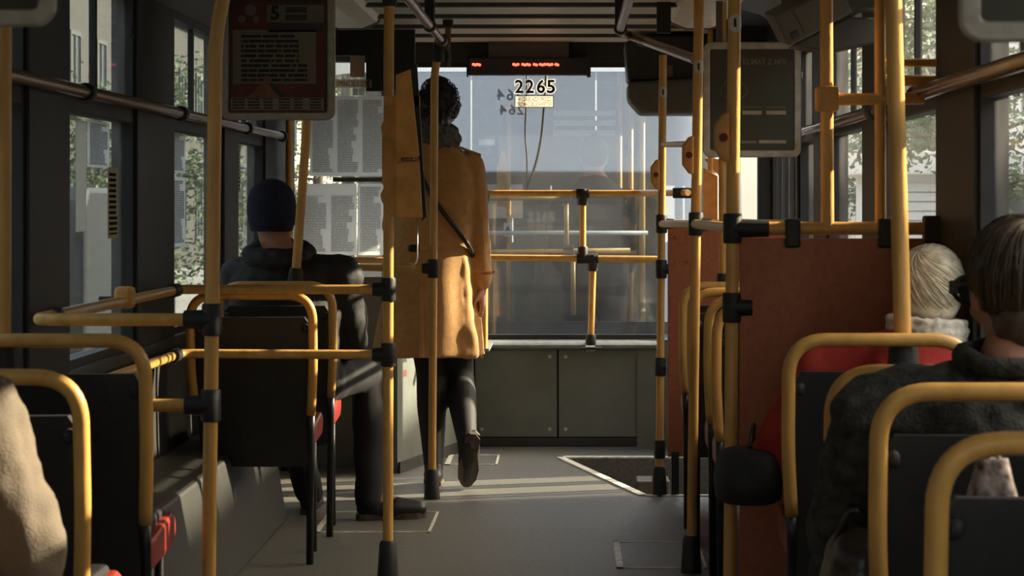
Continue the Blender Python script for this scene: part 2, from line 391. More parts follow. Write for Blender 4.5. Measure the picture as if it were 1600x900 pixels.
# floor with the stairwell notch at the front right door
mb = MB(); poly = [(XL,YB,0),(XR,YB,0),(XR,9.65,0),(0.31,9.65,0),(-0.03,11.07,0),(XR,11.07,0),(XR,YF,0),(XL,YF,0)]
mb.prism([(x, y, -0.05) for x, y, z in poly], (0, 0, 0.05))
me = mb.mesh('floor'); bm = bmesh.new(); bm.from_mesh(me); bmesh.ops.triangulate(bm, faces=bm.faces); bmesh.ops.recalc_face_normals(bm, faces=bm.faces); bm.to_mesh(me); bm.free()
floor = link('floor', me, 'lino'); tag(floor, 'dark grey speckled rubber floor of the tram aisle', 'floor', kind='structure')
mb = MB(); mb.box((-0.1, 9.60, -0.36), (XR+0.1, 11.12, -0.33)); build('step_bottom', mb, 'well', floor)
mb = MB(); mb.prism([(0.31,9.65,-0.34),(-0.03,11.07,-0.34),(-0.03,11.07,-0.05),(0.31,9.65,-0.05)], (-0.02, 0, 0)); build('step_side', mb, 'well', floor)
mb = MB(); mb.box((-0.05, 11.07, -0.34), (XR, 11.09, -0.05)); build('step_riser', mb, 'lino', floor)
mb = MB(); mb.box((0.31, 9.63, -0.34), (XR, 9.65, -0.05)); build('step_riser', mb, 'well', floor)
mb = MB(); mb.box((0.55, 9.66, -0.33), (XR, 11.06, -0.17)); build('step_tread', mb, 'well', floor, bevel=0.01)
mb = MB(); mb.box((0.30, 10.6, -0.17), (0.45, 10.8, -0.05)); build('step_bracket', mb, 'lino', floor, bevel=0.008)
# metal nosing along the stairwell edge
tr1 = thing('trim_1', 'worn pale metal edging round the stairwell by the front door', 'trim', (0.1, 10.3, 0), kind='structure')
d = Vector((0.31+0.03, 9.65-11.07, 0)).normalized(); nrm = Vector((d.y, -d.x, 0))*-1
for (a, b) in (((-0.03,11.07,0.0),(0.31,9.65,0.0)),):
    a, b = Vector(a), Vector(b); c = (a+b)/2
    MBs = MB(); MBs.obox(c+Vector((-0.012, 0, 0.003)), (b-a)/2, Vector((0.017, 0.004, 0)), (0, 0, 0.004)); build('edging_strip', MBs, 'worn_strip', tr1)
mb = MB(); mb.box((0.31, 9.63, 0), (XR, 9.655, 0.006)); build('edging_strip', mb, 'worn_strip', tr1)
mb = MB(); mb.box((-0.03, 11.07, 0), (XR, 11.13, 0.006)); build('edging_strip', mb, 'worn_strip', tr1)

# side walls with window openings
def side_wall(name, x, out, panes, label, y_end):
    mb = MB(); x1 = x+out*0.06
    mb.box((x, YB, WZ1), (x1, y_end, ZC+0.03))
    ys = [YB]+[q for p in panes for q in p]+[y_end]
    for i in range(0, len(ys), 2):
        mb.box((x-out*0.02, ys[i], WZ0), (x1, ys[i+1], WZ1))
    w = build(name, mb, 'wall_dark'); tag(w, label, 'wall', kind='structure')
    mb = MB(); mb.box((x, YB, -0.05), (x1, y_end, WZ0)); build('lower_panel', mb, 'wall_lower', w)
    mb = MB(); mb.box((x-out*0.03, YB, WZ0-0.04), (x, y_end, WZ0)); build('window_ledge', mb, 'wall_dark', w, bevel=0.008)
    # cove between wall and ceiling
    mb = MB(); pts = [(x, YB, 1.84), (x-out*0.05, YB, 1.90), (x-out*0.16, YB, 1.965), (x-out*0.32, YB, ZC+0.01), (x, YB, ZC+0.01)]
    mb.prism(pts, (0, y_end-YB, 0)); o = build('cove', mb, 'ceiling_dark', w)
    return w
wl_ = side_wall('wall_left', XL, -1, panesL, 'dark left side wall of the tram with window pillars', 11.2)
wr_ = side_wall('wall_right', XR, 1, panesR, 'dark right side wall of the tram with window pillars', 9.70)
WN = [0]
def side_window(x, out, y0, y1, gm, label):
    WN[0] += 1
    w = thing('window_%d' % WN[0], label, 'window', (x, (y0+y1)/2, WZ0), kind='structure')
    t = 0.022; xa, xb = x-out*0.008, x+out*0.045
    mb = MB()
    mb.box((xa, y0, WZ0), (xb, y0+t, WZ1)).box((xa, y1-t, WZ0), (xb, y1, WZ1)).box((xa, y0+t, WZ0), (xb, y1-t, WZ0+t)).box((xa, y0+t, WZ1-t), (xb, y1-t, WZ1))
    build('frame', mb, 'rubber', w)
    mb = MB(); mb.box((xa, y0+t, TZ0), (xb, y1-t, TZ1)); build('transom', mb, 'wall_dark', w, bevel=0.006)
    g0, g1 = x+out*0.022, x+out*0.027
    mb = MB(); mb.box((g0, y0+t, WZ0+t), (g1, y1-t, TZ0)); build('lower_pane', mb, gm, w)
    ym = (y0+y1)/2
    mb = MB(); mb.box((g0, y0+t, TZ1), (g1, ym, WZ1-t)); build('sliding_pane', mb, gm, w)
    mb = MB(); mb.box((g0-out*0.010, ym, TZ1), (g1-out*0.010, y1-t, WZ1-t)); build('sliding_pane', mb, gm, w)
    mb = MB(); mb.box((g0-out*0.014, ym-0.012, TZ1), (g1, ym+0.012, WZ1-t)); build('meeting_rail', mb, 'rubber', w)
    mb = MB(); mb.box((xa-out*0.012, y1-0.10, 1.69), (xa, y1-0.05, 1.72)); build('catch', mb, 'rubber', w, bevel=0.003)
    return w
ordn = ['eighth', 'seventh', 'sixth', 'fifth', 'fourth', 'third', 'second', 'first']
for (y0, y1), q in zip(panesL, ordn): side_window(XL, -1, y0, y1, 'glass_left', 'left side window with sliding top panes, %s from the front' % q)
for (y0, y1), q in zip(panesR, ordn): side_window(XR, 1, y0, y1, 'glass_right', 'right side window with sliding top panes, %s from the front door' % q)

# ceiling: slab, cross panels with dark joints, side light troughs
mb = MB(); mb.box((XL-0.06, YB, ZC+0.012), (XR+0.06, YF+0.05, ZC+0.06)); ceil = build('ceiling', mb, 'panel_gap')
tag(ceil, 'ceiling of cream metal cross panels with dark joints', 'ceiling', kind='structure')
ys = [YB]; y = 11.60
marks = []
while y > YB: marks.append(y); y -= 0.575
me0 = None
for i, y in enumerate(marks):
    mb = MB(); z = ZC
    mb.prism([(XL+0.30, y-0.53, z+0.012), (XL+0.30, y-0.53, z-0.002), (XL+0.30, y-0.49, z-0.022), (XL+0.30, y-0.05, z-0.022), (XL+0.30, y, z-0.002), (XL+0.30, y, z+0.012)][::-1], (XR-XL-0.60, 0, 0))
    build('ceiling_panel', mb, 'ceiling', ceil)
    mb = MB(); mb.box((XL+0.30, y-0.575, z-0.034), (XR-0.30, y-0.53, z+0.012)); build('joint_strip', mb, 'ceiling_dark', ceil)
for xx in (-0.92, 0.54):
    lamp = thing('ceiling_lamp', 'unlit cream trough lamp cover along the ceiling, %s of the aisle' % ('left' if xx < 0 else 'right'), 'lamp', (xx, 9.6, ZC))
    for (ya, yb) in ((6.4, 8.1), (8.25, 9.95)):
        mb = MB(); prof = [(-0.13, 0.0), (-0.11, -0.035), (-0.05, -0.06), (0.05, -0.06), (0.11, -0.035), (0.13, 0.0)]
        mb.prism([(xx+a, ya, ZC-0.012+b) for a, b in prof], (0, yb-ya, 0)); build('cover', mb, 'lamp_cover', lamp)
    for yy in (8.175, 9.965):
        mb = MB(); mb.prism([(xx+a*1.05, yy-0.02, ZC-0.012+b*1.08) for a, b in prof], (0, 0.04, 0)); build('end_cap', mb, 'box_grey', lamp)

# end wall behind the camera
mb = MB(); mb.box((XL, YB-0.06, -0.05), (XR, YB, 0.7)).box((XL, YB-0.06, 1.9), (XR, YB, ZC)).box((XL, YB-0.06, 0.7), (XL+0.15, YB, 1.9)).box((XR-0.15, YB-0.06, 0.7), (XR, YB, 1.9))
tag(build('wall_back', mb, 'wall_dark'), 'rear end wall of the tram behind the viewer', 'wall', kind='structure')

# front end: lower grey panels, sill, header, corner posts, big window
WX0, WX1, WFZ0, WFZ1 = -0.80, 0.45, 0.525, 1.885
mb = MB()
mb.box((-0.86, YF, -0.05), (WX1+0.03, YF+0.06, WFZ0-0.02))
mb.box((XL, YF-0.05, WFZ1), (WX1+0.06, YF+0.06, ZC+0.01)); mb.box((WX1+0.06, 11.0, WFZ1), (XR, YF+0.06, ZC+0.01))
mb.box((WX0-0.12, YF-0.05, WFZ0), (WX0, YF+0.06, WFZ1))
wf = build('wall_front', mb, 'wall_dark'); tag(wf, 'front end wall with grey lower panels under the big window', 'wall', kind='structure')
for (a, b) in ((-0.78, -0.475), (-0.465, -0.062), (-0.054, WX1)):
    mb = MB(); mb.box((a, YF-0.022, 0.045), (b, YF, 0.475)); pn = build('panel', mb, 'grey_panel', wf, bevel=0.004)
    for sx in (a+0.035, b-0.035):
        for sz in (0.085, 0.44):
            mb = MB(); mb.tube([(sx, YF-0.028, sz), (sx, YF-0.0215, sz)], 0.009, 10); build('screw', mb, 'steel', pn)
mb = MB(); mb.box((-0.80, YF-0.030, 0.0), (WX1, YF, 0.042)); build('kick_strip', mb, 'wall_lower', wf, bevel=0.004)
mb = MB(); pts = [(-0.80, YF+0.02, 0.475), (-0.80, YF-0.035, 0.475), (-0.80, YF-0.075, 0.487), (-0.80, YF-0.082, 0.500), (-0.80, YF-0.070, 0.512), (-0.80, YF-0.03, 0.522), (-0.80, YF+0.02, 0.526)]
mb.prism(pts, (WX1+0.80, 0, 0)); smooth_by_angle(build('sill', mb, 'grey_sill', wf))
WN[0] += 1
wfr = thing('window_%d' % WN[0], 'big dusty front window with the number 2265 and rounded corner glass', 'window', (-0.18, YF, WFZ0), kind='structure')
mb = MB(); mb.box((WX0, YF-0.012, WFZ0), (WX1+0.005, YF+0.03, WFZ0+0.022)); build('gasket', mb, 'rubber', wfr)
mb = MB(); mb.box((WX0, YF-0.012, WFZ1-0.025), (WX1, YF+0.03, WFZ1)); build('gasket', mb, 'rubber', wfr)
mb = MB(); mb.box((WX0, YF-0.012, WFZ0+0.022), (WX0+0.022, YF+0.03, WFZ1-0.025)); build('gasket', mb, 'rubber', wfr)
mb = MB(); mb.box((WX0+0.022, YF+0.008, WFZ0+0.02), (0.33, YF+0.014, WFZ1-0.02)); build('pane', mb, 'glass_front', wfr)
arc = [Vector((0.33+0.55*math.sin(a), YF+0.011-0.62*(1-math.cos(a)), 0)) for a in [PI/2*k/10 for k in range(11)]]
mb = MB(); n = len(arc); vs = []; fs = []
for dz in (WFZ0+0.02, WFZ1-0.02):
    for off in (0.0, 0.006): vs += [p+Vector((-off*0.7, -off*0.7, dz)) for p in arc]
for i in range(n-1):
    fs += [(i, i+1, 2*n+i+1, 2*n+i), (n+i+1, n+i, 3*n+i, 3*n+i+1), (i+1, i, n+i, n+i+1), (2*n+i, 2*n+i+1, 3*n+i+1, 3*n+i)]
mb.add(vs, fs); build('corner_pane', mb, 'glass_front', wfr, smooth=True)
mb = MB(); mb.box((0.345, YF-0.015, WFZ0), (0.372, YF+0.02, WFZ1)) if False else mb.box((0.875, 10.98, 0.0), (XR, 11.05, WFZ1)); build('corner_post', mb, 'wall_dark', wfr)
mb = MB(); arcp = [Vector((0.33+0.57*math.sin(a), YF+0.02-0.64*(1-math.cos(a)), 0)) for a in [PI/2*k/10 for k in range(11)]]
poly = [(p.x, p.y, -0.05) for p in arcp]+[(p.x-0.05*math.sin(PI/2*k/10), p.y-0.05*math.cos(PI/2*k/10), -0.05) for k, p in reversed(list(enumerate(arcp)))]
mb.prism(poly, (0, 0, WFZ0+0.05)); build('corner_apron', mb, 'grey_panel', wfr)
# stickers on the window
stk = thing('number_sticker', 'black adhesive fleet number 2265 at the top of the front window', 'sticker', P(836, 135, 319))
for ch, px in zip('2265', (811, 827.5, 845, 861)):
    p = P(px, 136, 318.6); mb = MB()
    text('numeral_halo', ch, 0.090, (p.x, YF+0.0066, p.z), 'film_white', stk, bold=0.006, width=0.050)
    text('numeral', ch, 0.090, (p.x, YF+0.0045, p.z), 'ink_black', stk, bold=0.0020, width=0.041)
ns = thing('notice_sticker', 'small cream sticker with dark red capitals under the window number', 'sticker', P(835, 158, 319))
a, b = P(804, 149, 318.6), P(865, 168, 318.6)
mb = MB(); mb.box((a.x, YF+0.001, b.z), (b.x, YF+0.003, b.z+0.003)).box((a.x, YF+0.001, a.z-0.003), (b.x, YF+0.003, a.z)).box((a.x, YF+0.001, b.z+0.003), (a.x+0.003, YF+0.003, a.z-0.003)).box((b.x-0.003, YF+0.001, b.z+0.003), (b.x, YF+0.003, a.z-0.003)); build('border', mb, 'ink_brown', ns)
mb = MB(); mb.box((a.x+0.004, YF+0.0015, b.z+0.004), (b.x-0.004, YF+0.003, a.z-0.004)); build('backing', mb, 'film_cream', ns)
for s_, py, w_ in (('W CZASIE JAZDY PROSZĘ', 155, 0.163), ('TRZYMAĆ SIĘ UCHWYTÓW', 163, 0.172)):
    p = P(835, py, 318.6); text('lettering', s_, 0.027, (p.x, YF+0.0012, p.z), 'ink_brown', ns, bold=0.0004, width=w_, extr=0.0002)
# wiper hoses hanging outside the glass
for nm, pts, lab in (('cable', [(824, 95), (822, 170), (820, 210), (824, 250), (823, 296)], 'thin black cable outside the front window, left of the two'),
                (('cable'), [(855, 95), (850, 170), (846, 215), (838, 255), (822, 297)], 'thick black cable outside the front window, curving to the left')):
    q = [P(x, y, 317) for x, y in pts]; q = [Vector((v.x, YF+0.04, v.z)) for v in q]
    mb = MB(); mb.tube(fillet(q, 0.06), 0.0042 if 'thin' in lab else 0.0062, 10); tag(build(nm, mb, 'rubber', smooth=True), lab, 'cable')

# driver's cab partition at the front left: dark post, glass with notices, low diagonal side
YP = 10.70
cp = thing('trim_2', 'dark framed glass cab partition at the front left', 'partition', (-1.0, YP, 0), kind='structure')
mb = MB(); mb.box((XL, YP, 0), (-0.70, YP+0.03, 0.86)); build('lower_panel', mb, 'grey_panel', cp)
mb = MB(); mb.box((-0.92, YP, 1.70), (-0.70, YP+0.05, ZC)); build('corner_plate', mb, 'wall_dark', cp)
mb = MB(); mb.box((XL, YP, 1.86), (-0.92, YP+0.05, ZC)); build('header', mb, 'wall_dark', cp)
mb = MB(); mb.box((-0.74, YP, 0.86), (-0.66, YP+0.05, 1.70)); build('post', mb, 'wall_dark', cp)
mb = MB(); mb.box((XL, YP+0.015, 0.86), (-0.74, YP+0.021, 1.86)); build('pane', mb, 'glass_cab', cp)
mb = MB(); mb.prism([(-0.76, 10.45, 0.0), (-0.47, YF-0.03, 0.0), (-0.47, YF-0.03, 0.60), (-0.76, 10.45, 0.60)], (-0.03, 0.01, 0)); build('cab_side', mb, 'grey_panel', cp)
mb = MB(); mb.prism([(-0.755, 10.45, 0.0), (-0.465, YF-0.03, 0.0), (-0.465, YF-0.03, 0.05), (-0.755, 10.45, 0.05)], (0.008, -0.003, 0)); build('skirting', mb, 'wall_lower', cp)
tag(build('warning_sticker', MB().prism([(-0.745, 10.52, 0.40), (-0.728, 10.588, 0.40), (-0.728, 10.588, 0.55), (-0.745, 10.52, 0.55)], (0.002, -0.0006, 0)), 'sticker_cream'), 'cream warning sticker with a triangle low on the cab side wall', 'sticker')
ws = bpy.data.objects['warning_sticker']
mb = MB(); mb.prism([(-0.7415, 10.525, 0.485), (-0.7275, 10.58, 0.485), (-0.7345, 10.553, 0.535)], (0.001, -0.0003, 0)); build('triangle', mb, 'ink_black', ws)
mb = MB(); mb.prism([(-0.7405, 10.53, 0.420), (-0.7285, 10.577, 0.420), (-0.7285, 10.577, 0.450), (-0.7405, 10.53, 0.450)], (0.001, -0.0003, 0)); build('print_block', mb, 'ink_brown', ws)
def sheet(px0, py0, px1, py1, m, label, s=346.5, y=None, name='notice_sheet', cat='notice'):
    a, b = P(px0, py0, s), P(px1, py1, s); yy = y if y else YP+0.010
    mb = MB(); mb.box((a.x, yy, b.z), (b.x, yy+0.0012, a.z)); return tag(build(name, mb, m), label, cat)
sheet(483, 150, 601, 275, 'print3', 'large notice with three columns of small print on the cab glass, upper sheet')
sheet(468, 287, 556, 399, 'print2', 'white notice with a bold heading on the cab glass, lower left sheet')
sheet(558, 287, 636, 399, 'print2b', 'white notice of fine print on the cab glass, lower right sheet')
sheet(546, 87, 569, 120, 'film_leaflet', 'small faded leaflet at the top of the cab glass')
sheet(550, 137, 569, 149, 'print2b', 'small scrap of print under the lettered strip on the cab glass')
mb = MB(); sheet(519, 277, 600, 284, 'box_grey', 'dark grey strip between the upper and lower notices', name='divider_strip', cat='strip')
lb = thing('lettered_strip', 'narrow cream strip with dark capitals across the cab glass', 'sticker', P(552, 130, 346.5))
a, b = P(523, 123.5, 346.8), P(580, 136.5, 346.8)
mb = MB(); mb.box((a.x, YP-0.004, b.z), (b.x, YP-0.002, a.z)); build('backing', mb, 'film_cream', lb)
text('lettering', 'OPIERAĆ SIĘ O SZYBĘ', 0.032, (P(551, 130, 346.8).x, YP-0.0046, P(551, 130.5, 346.8).z), 'ink_brown', lb, bold=0.0005, width=0.148)

# left wheel-arch heater box under the seats
mb = MB(); mb.prism([(XL+0.001, 5.7, 0.001), (-1.06, 5.7, 0.001), (-1.12, 5.7, 0.36), (XL+0.001, 5.7, 0.385)], (0, 3.2, 0))
tag(build('heater_box', mb, 'wall_lower', bevel=0.012), 'dark grey sloped heater box along the left wall under the seats', 'heater')

# right front door
dr = thing('door_1', 'folding front door with tall glass leaves beside the stairwell', 'door', (XR, 10.4, -0.3), kind='structure')
for (y0, y1) in ((9.74, 10.05), (10.07, 10.38), (10.40, 10.70), (10.72, 11.0)):
    mb = MB(); t = 0.05
    mb.box((XR, y0, -0.33), (XR+0.035, y0+t, 1.86)).box((XR, y1-t, -0.33), (XR+0.035, y1, 1.86)).box((XR, y0+t, -0.33), (XR+0.035, y1-t, 0.05)).box((XR, y0+t, 1.72), (XR+0.035, y1-t, 1.86))
    lf = build('leaf', mb, 'wall_dark', dr)
    mb = MB(); mb.box((XR+0.015, y0+t, 0.05), (XR+0.021, y1-t, 1.72)); build('pane', mb, 'glass_right', lf)
mb = MB(); mb.box((XR-0.03, 9.68, 1.86), (XR+0.06, 11.05, ZC)); build('header', mb, 'wall_dark', dr)
mb = MB(); mb.box((XR-0.02, 9.66, -0.3), (XR+0.06, 9.74, 1.86)); build('post', mb, 'wall_dark', dr)
# ---------------------------------------------------------------- poles, clamps, rails
def clamp_on(parent, p, axis, r, l=0.075, k=1.45):
    p = Vector(p); a = Vector(axis).normalized()*l/2
    mb = MB(); mb.tube([p-a, p-a*0.86, p+a*0.86, p+a], [r*k*0.92, r*k, r*k, r*k*0.92], 16)
    return smooth_by_angle(build('clamp', mb, 'rubber', parent))
def lerp_path(path, z):
    for a, b in zip(path, path[1:]):
        if min(a.z, b.z) <= z <= max(a.z, b.z) and abs(a.z-b.z) > 1e-6:
            t = (z-a.z)/(b.z-a.z); return a.lerp(b, t)
    return path[-1]
def pole(label, path, r=0.0165, socket=True, joints=(), knuckle=False, button=None, sticker=None, rad=0.08, group=None, top=True, name='grab_pole'):
    path = [Vector(p) for p in path]
    e = thing(name, label, 'pole', path[0], group)
    fp = fillet(path, rad); mb = MB(); mb.tube(fp, r, 18); smooth_by_angle(build('tube', mb, 'yellow', e))
    if socket:
        p = path[0]; mb = MB(); mb.tube([p, p+Vector((0, 0, 0.11)), p+Vector((0, 0, 0.12))], [r*2.05, r*1.65, r*1.3], 16); smooth_by_angle(build('floor_socket', mb, 'rubber', e))
    if knuckle:
        p = path[0]; t = (path[1]-path[0]).normalized()
        mb = MB(); mb.tube([p-t*0.055, p-t*0.02, p+t*0.03], [r*1.9, r*1.75, r*1.45], 16); smooth_by_angle(build('seat_clamp', mb, 'rubber', e))
    if top:
        p = path[-1]; mb = MB(); mb.tube([p-Vector((0, 0, 0.03)), p+Vector((0, 0, 0.004))], [r*1.5, r*2.0], 16); smooth_by_angle(build('ceiling_flange', mb, 'rubber', e))
    for (z, dx, ln) in joints:
        p = lerp_path(fp, z); clamp_on(e, p, (0, 0, 1), r, 0.075)
        if dx:
            mb = MB(); mb.tube([p, p+Vector(dx)*ln], [r*1.5, r*1.3], 14); smooth_by_angle(build('clamp_arm', mb, 'rubber', e))
    if button:
        z, sgn = button; p = lerp_path(fp, z)
        prof = [(-0.065, 0.0), (-0.058, 0.018), (-0.030, 0.038), (0.030, 0.038), (0.058, 0.018), (0.065, 0.0)]
        mb = MB(); mb.prism([(p.x+sgn*(r*0.6+b), p.y-0.022, p.z+a) for a, b in prof], (0, 0.044, 0)); bt = build('request_box', mb, 'yellow_plate', e, bevel=0.008, seg=3)
        mb = MB(); q = Vector((p.x+sgn*(r*0.6+0.016), p.y-0.022, p.z)); mb.tube([q, q+Vector((0, -0.006, 0))], 0.011, 14); build('push_button', mb, 'ink_brown', bt)
    if sticker:
        p = lerp_path(fp, sticker); vs, fs = [], []; K = 10
        for j in range(K+1):
            zz = -0.024+0.048*j/K; half = math.sqrt(max(0, 1-(zz/0.024)**2))*1.25
            for i in range(7):
                a = -PI/2+0.25+half*(i-3)/3; vs.append((p.x+(r+0.0008)*math.cos(a), p.y+(r+0.0008)*math.sin(a), p.z+zz))
        for j in range(K):
            for i in range(6): fs.append((j*7+i, j*7+i+1, (j+1)*7+i+1, (j+1)*7+i))
        st = build('round_sticker', MB().add(vs, fs), 'sticker_white', e, smooth=True)
        mb = MB(); mb.box((p.x-0.002, p.y-r-0.0022, p.z-0.010), (p.x+0.004, p.y-r-0.0010, p.z+0.012)); build('pictogram', mb, 'ink_black', st)
    return e
def rail(label, path, r=0.015, m='yellow', rad=0.06, clamps=(), name='handrail', caps=0, group=None, flat=None):
    path = [Vector(p) for p in path]
    e = thing(name, label, 'handrail', path[0], group)
    mb = MB(); mb.tube(fillet(path, rad, 8), r, 18); smooth_by_angle(build('tube', mb, m, e))
    for (p, ax, l) in clamps: clamp_on(e, p, ax, r, l)
    if caps:
        p, t = path[-1], (path[-1]-path[-2]).normalized()
        mb = MB(); mb.capsule(p-t*0.01, r*1.25, p+t*0.012, r*1.25); build('end_cap', mb, 'rubber', e, smooth=True)
    return e
ZT = ZC-0.012
def zpx(z, s): return VY+(CZ-z)*s
# left poles
s = 670; pole('yellow pole with black clamps beside the left guard rails, second from the left edge', [P(323, zpx(0, s), s), P(337, 55, s), P(352, -20, s), P(372, zpx(ZT, s), s)], joints=((0.925, (-1, 0, 0), 0.065), (0.725, (-1, 0, 0), 0.06)), rad=0.10)
s = 490; pole('yellow pole in front of the yellow door guard plates, left of the aisle', [P(606, zpx(0, s), s), P(607.5, 45, s), P(611, zpx(ZT, s), s)], joints=((0.92, (-1, 0, 0), 0.05), (0.712, (-1, 0, 0), 0.05), (1.86, None, 0)))
s = 387; XRL = -0.517
pole('yellow pole directly in front of the woman in the tan coat', [P(675, zpx(0, s), s), P(679, 110, s), P(688, 72, s)], r=0.016, joints=((0.93, (-1, 0, 0), 0.045), (1.80, None, 0)), rad=0.06, top=False)
s = 440; pole('yellow leaning pole rising from the seat behind the man in the beanie', [P(462, 432, s), P(480, 190, s), P(492, zpx(ZT, s), s)], socket=False, knuckle=True)
s = 350; pole('yellow pole by the left wall beside the cab partition', [P(451, zpx(0, s), s), P(452, zpx(ZT, s), s)], r=0.0155)
s = 728; pole('yellow pole cut by the left edge of the picture, rising from a seat', [P(4, 545, s), P(6, zpx(ZT, s), s)], socket=False, knuckle=True, r=0.018)
# right poles
s = 703; pole('thick yellow pole rising from the seat behind the white-haired woman', [P(1411, 542, s), P(1389, zpx(ZT, s), s)], socket=False, knuckle=True, r=0.0195)
s = 625; pole('yellow pole at the aisle end of the near brown partition', [P(1139, zpx(0, s), s), P(1149, zpx(ZT, s), s)], joints=((1.133, (1, 0, 0), 0.09), (0.935, (1, 0, 0), 0.05)), button=(1.36, -1), sticker=1.645)
s = 483; pole('yellow pole right of the aisle in front of the paired right seats', [P(1080, zpx(0, s), s), P(1093, zpx(ZT, s), s)], joints=((1.1275, (1, 0, 0), 0.05),), button=(1.35, -1), sticker=1.635)
s = 383; pole('yellow pole at the stairwell corner beside the far brown partition', [P(1030, zpx(0, s), s), P(1036, 86, s)], r=0.016, joints=((1.109, (1, 0, 0), 0.05), (0.925, (1, 0, 0), 0.03), (0.527, (1, 0, 0), 0.02), (0.19, None, 0)), button=(1.31, -1), sticker=1.645, top=False)
s = 625; pole('yellow upright on top of the near brown partition, left of the thick pole', [P(1293, 356, s), P(1290, zpx(ZT, s), s)], socket=False)
pole('slim yellow upright on top of the near brown partition, half hidden by the thick pole', [P(1376, 356, s), P(1374, zpx(ZT, s), s)], socket=False, r=0.014)
s = 428; pole('yellow upright rising from a right seat, mostly behind another pole', [P(1131, 440, s), P(1128, zpx(ZT, s), s)], socket=False, knuckle=True)
# rails
U = [(-0.842, 5.52, 0.925), (-1.245, 5.52, 0.925), (-1.245, 7.55, 0.92), (-0.58, 7.55, 0.92)]
r1 = rail('yellow U-shaped upper guard rail round the left seat bay', U, rad=0.05, clamps=((Vector((-1.245, 7.46, 0.92)), (0, 1, 0), 0.10), (Vector((-1.245, 5.72, 0.925)), (0, 1, 0), 0.05)))
mb = MB(); mb.box((-1.272, 6.60, 0.900), (-1.220, 6.67, 0.962)); build('wall_bracket', mb, 'yellow_plate', r1, bevel=0.012)
mb = MB(); mb.tube([(-1.318, 6.635, 0.925), (-1.27, 6.635, 0.925)], 0.010, 10); build('bracket_stem', mb, 'rubber', r1)
U2 = [(-0.842, 5.52, 0.725), (-1.245, 5.52, 0.725), (-1.245, 7.55, 0.715), (-0.58, 7.55, 0.712)]
rail('yellow U-shaped lower guard rail round the left seat bay', U2, rad=0.05, clamps=((Vector((-1.245, 7.46, 0.715)), (0, 1, 0), 0.10),))
rail('bronze grab rail running along the left windows', [(-1.27, 1.0, 1.488), (-1.27, 10.55, 1.488)], r=0.017, m='bronze', clamps=[(Vector((-1.27, FOC/q, 1.488)), (0, 1, 0), 0.05) for q in (594, 478, 397)]+[(Vector((-1.27, 10.45, 1.488)), (0, 1, 0), 0.05)])
rail('dark bronze grab rail along the near right windows', [(0.885, 1.0, 1.474), (0.885, 6.06, 1.474)], r=0.019, m='dark_rail', caps=1)
rail('dark bronze grab rail along the far right windows', [(0.885, 6.80, 1.462), (0.885, 9.02, 1.462)], r=0.017, m='dark_rail', caps=1, clamps=((Vector((0.885, 6.9, 1.462)), (0, 1, 0), 0.10),))
# ceiling rails
cl = rail('bronze ceiling rail left of the aisle', [(XRL, 2.0, 1.85), (XRL, 9.62, 1.85)], r=0.017, m='bronze', rad=0.05, clamps=((Vector((XRL, 9.53, 1.848)), (0, 1, 0), 0.10), (Vector((XRL, 7.35, 1.85)), (0, 1, 0), 0.07), (Vector((XRL, 8.75, 1.85)), (0, 1, 0), 0.05)))
for yy in (7.35, 8.75):
    mb = MB(); mb.box((XRL-0.018, yy-0.03, 1.845), (XRL+0.018, yy+0.03, ZC)); build('hanger', mb, 'rubber', cl, bevel=0.004)
cr = rail('bronze ceiling rail right of the aisle, bending down towards the right wall', [(0.19, 2.0, 1.85), (0.191, 9.05, 1.85), (0.235, 9.15, 1.84), tuple(P(1010, 65, 412)), tuple(P(1087, 93, 483))], r=0.017, m='bronze', rad=0.05, clamps=((Vector((0.191, 8.9, 1.85)), (0, 1, 0), 0.07), (Vector((0.285, 9.06, 1.815)), (0.2, -0.5, -0.12), 0.05)))
for yy in (7.35, 8.9):
    mb = MB(); mb.box((0.19-0.02, yy-0.03, 1.845), (0.19+0.02, yy+0.03, ZC)); build('hanger', mb, 'rubber', cr, bevel=0.004)
hs = thing('ceiling_bracket', 'black ceiling bracket beside the top of the pole before the woman', 'bracket', P(702, 30, 365))
a, b = P(692, 10, 365), P(708, 43, 365); mb = MB(); mb.box((a.x, a.y-0.02, b.z), (b.x, a.y+0.02, ZC)); build('block', mb, 'rubber', hs, bevel=0.004)
a = P(700, 43, 365); mb = MB(); mb.tube([a, a+Vector((0, 0, -0.17))], 0.013, 12); smooth_by_angle(build('stem', mb, 'bronze', hs))
a = P(692, 98, 365); mb = MB(); mb.ell(a+Vector((0.012, 0, 0.02)), (0.024, 0.024, 0.036)); build('knob', mb, 'rubber', hs, smooth=True)
hs = thing('ceiling_bracket', 'black ceiling bracket right of the right ceiling rail', 'bracket', P(1036, 30, 400))
a, b = P(1026, 10, 400), P(1048, 52, 400); mb = MB(); mb.box((a.x, a.y-0.02, b.z), (b.x, a.y+0.02, ZC)); build('block', mb, 'rubber', hs, bevel=0.004)
# aisle rail on the right, linking three poles
rail('yellow rail linking the three poles along the right side of the aisle', [P(1034, 350, 383), P(1086, 350, 483), P(1145, 357, 625)], rad=0.02, r=0.0145)
rail('short yellow rail between the two far right poles', [P(1036, 226, 383), P(1090, 225, 483)], r=0.011)
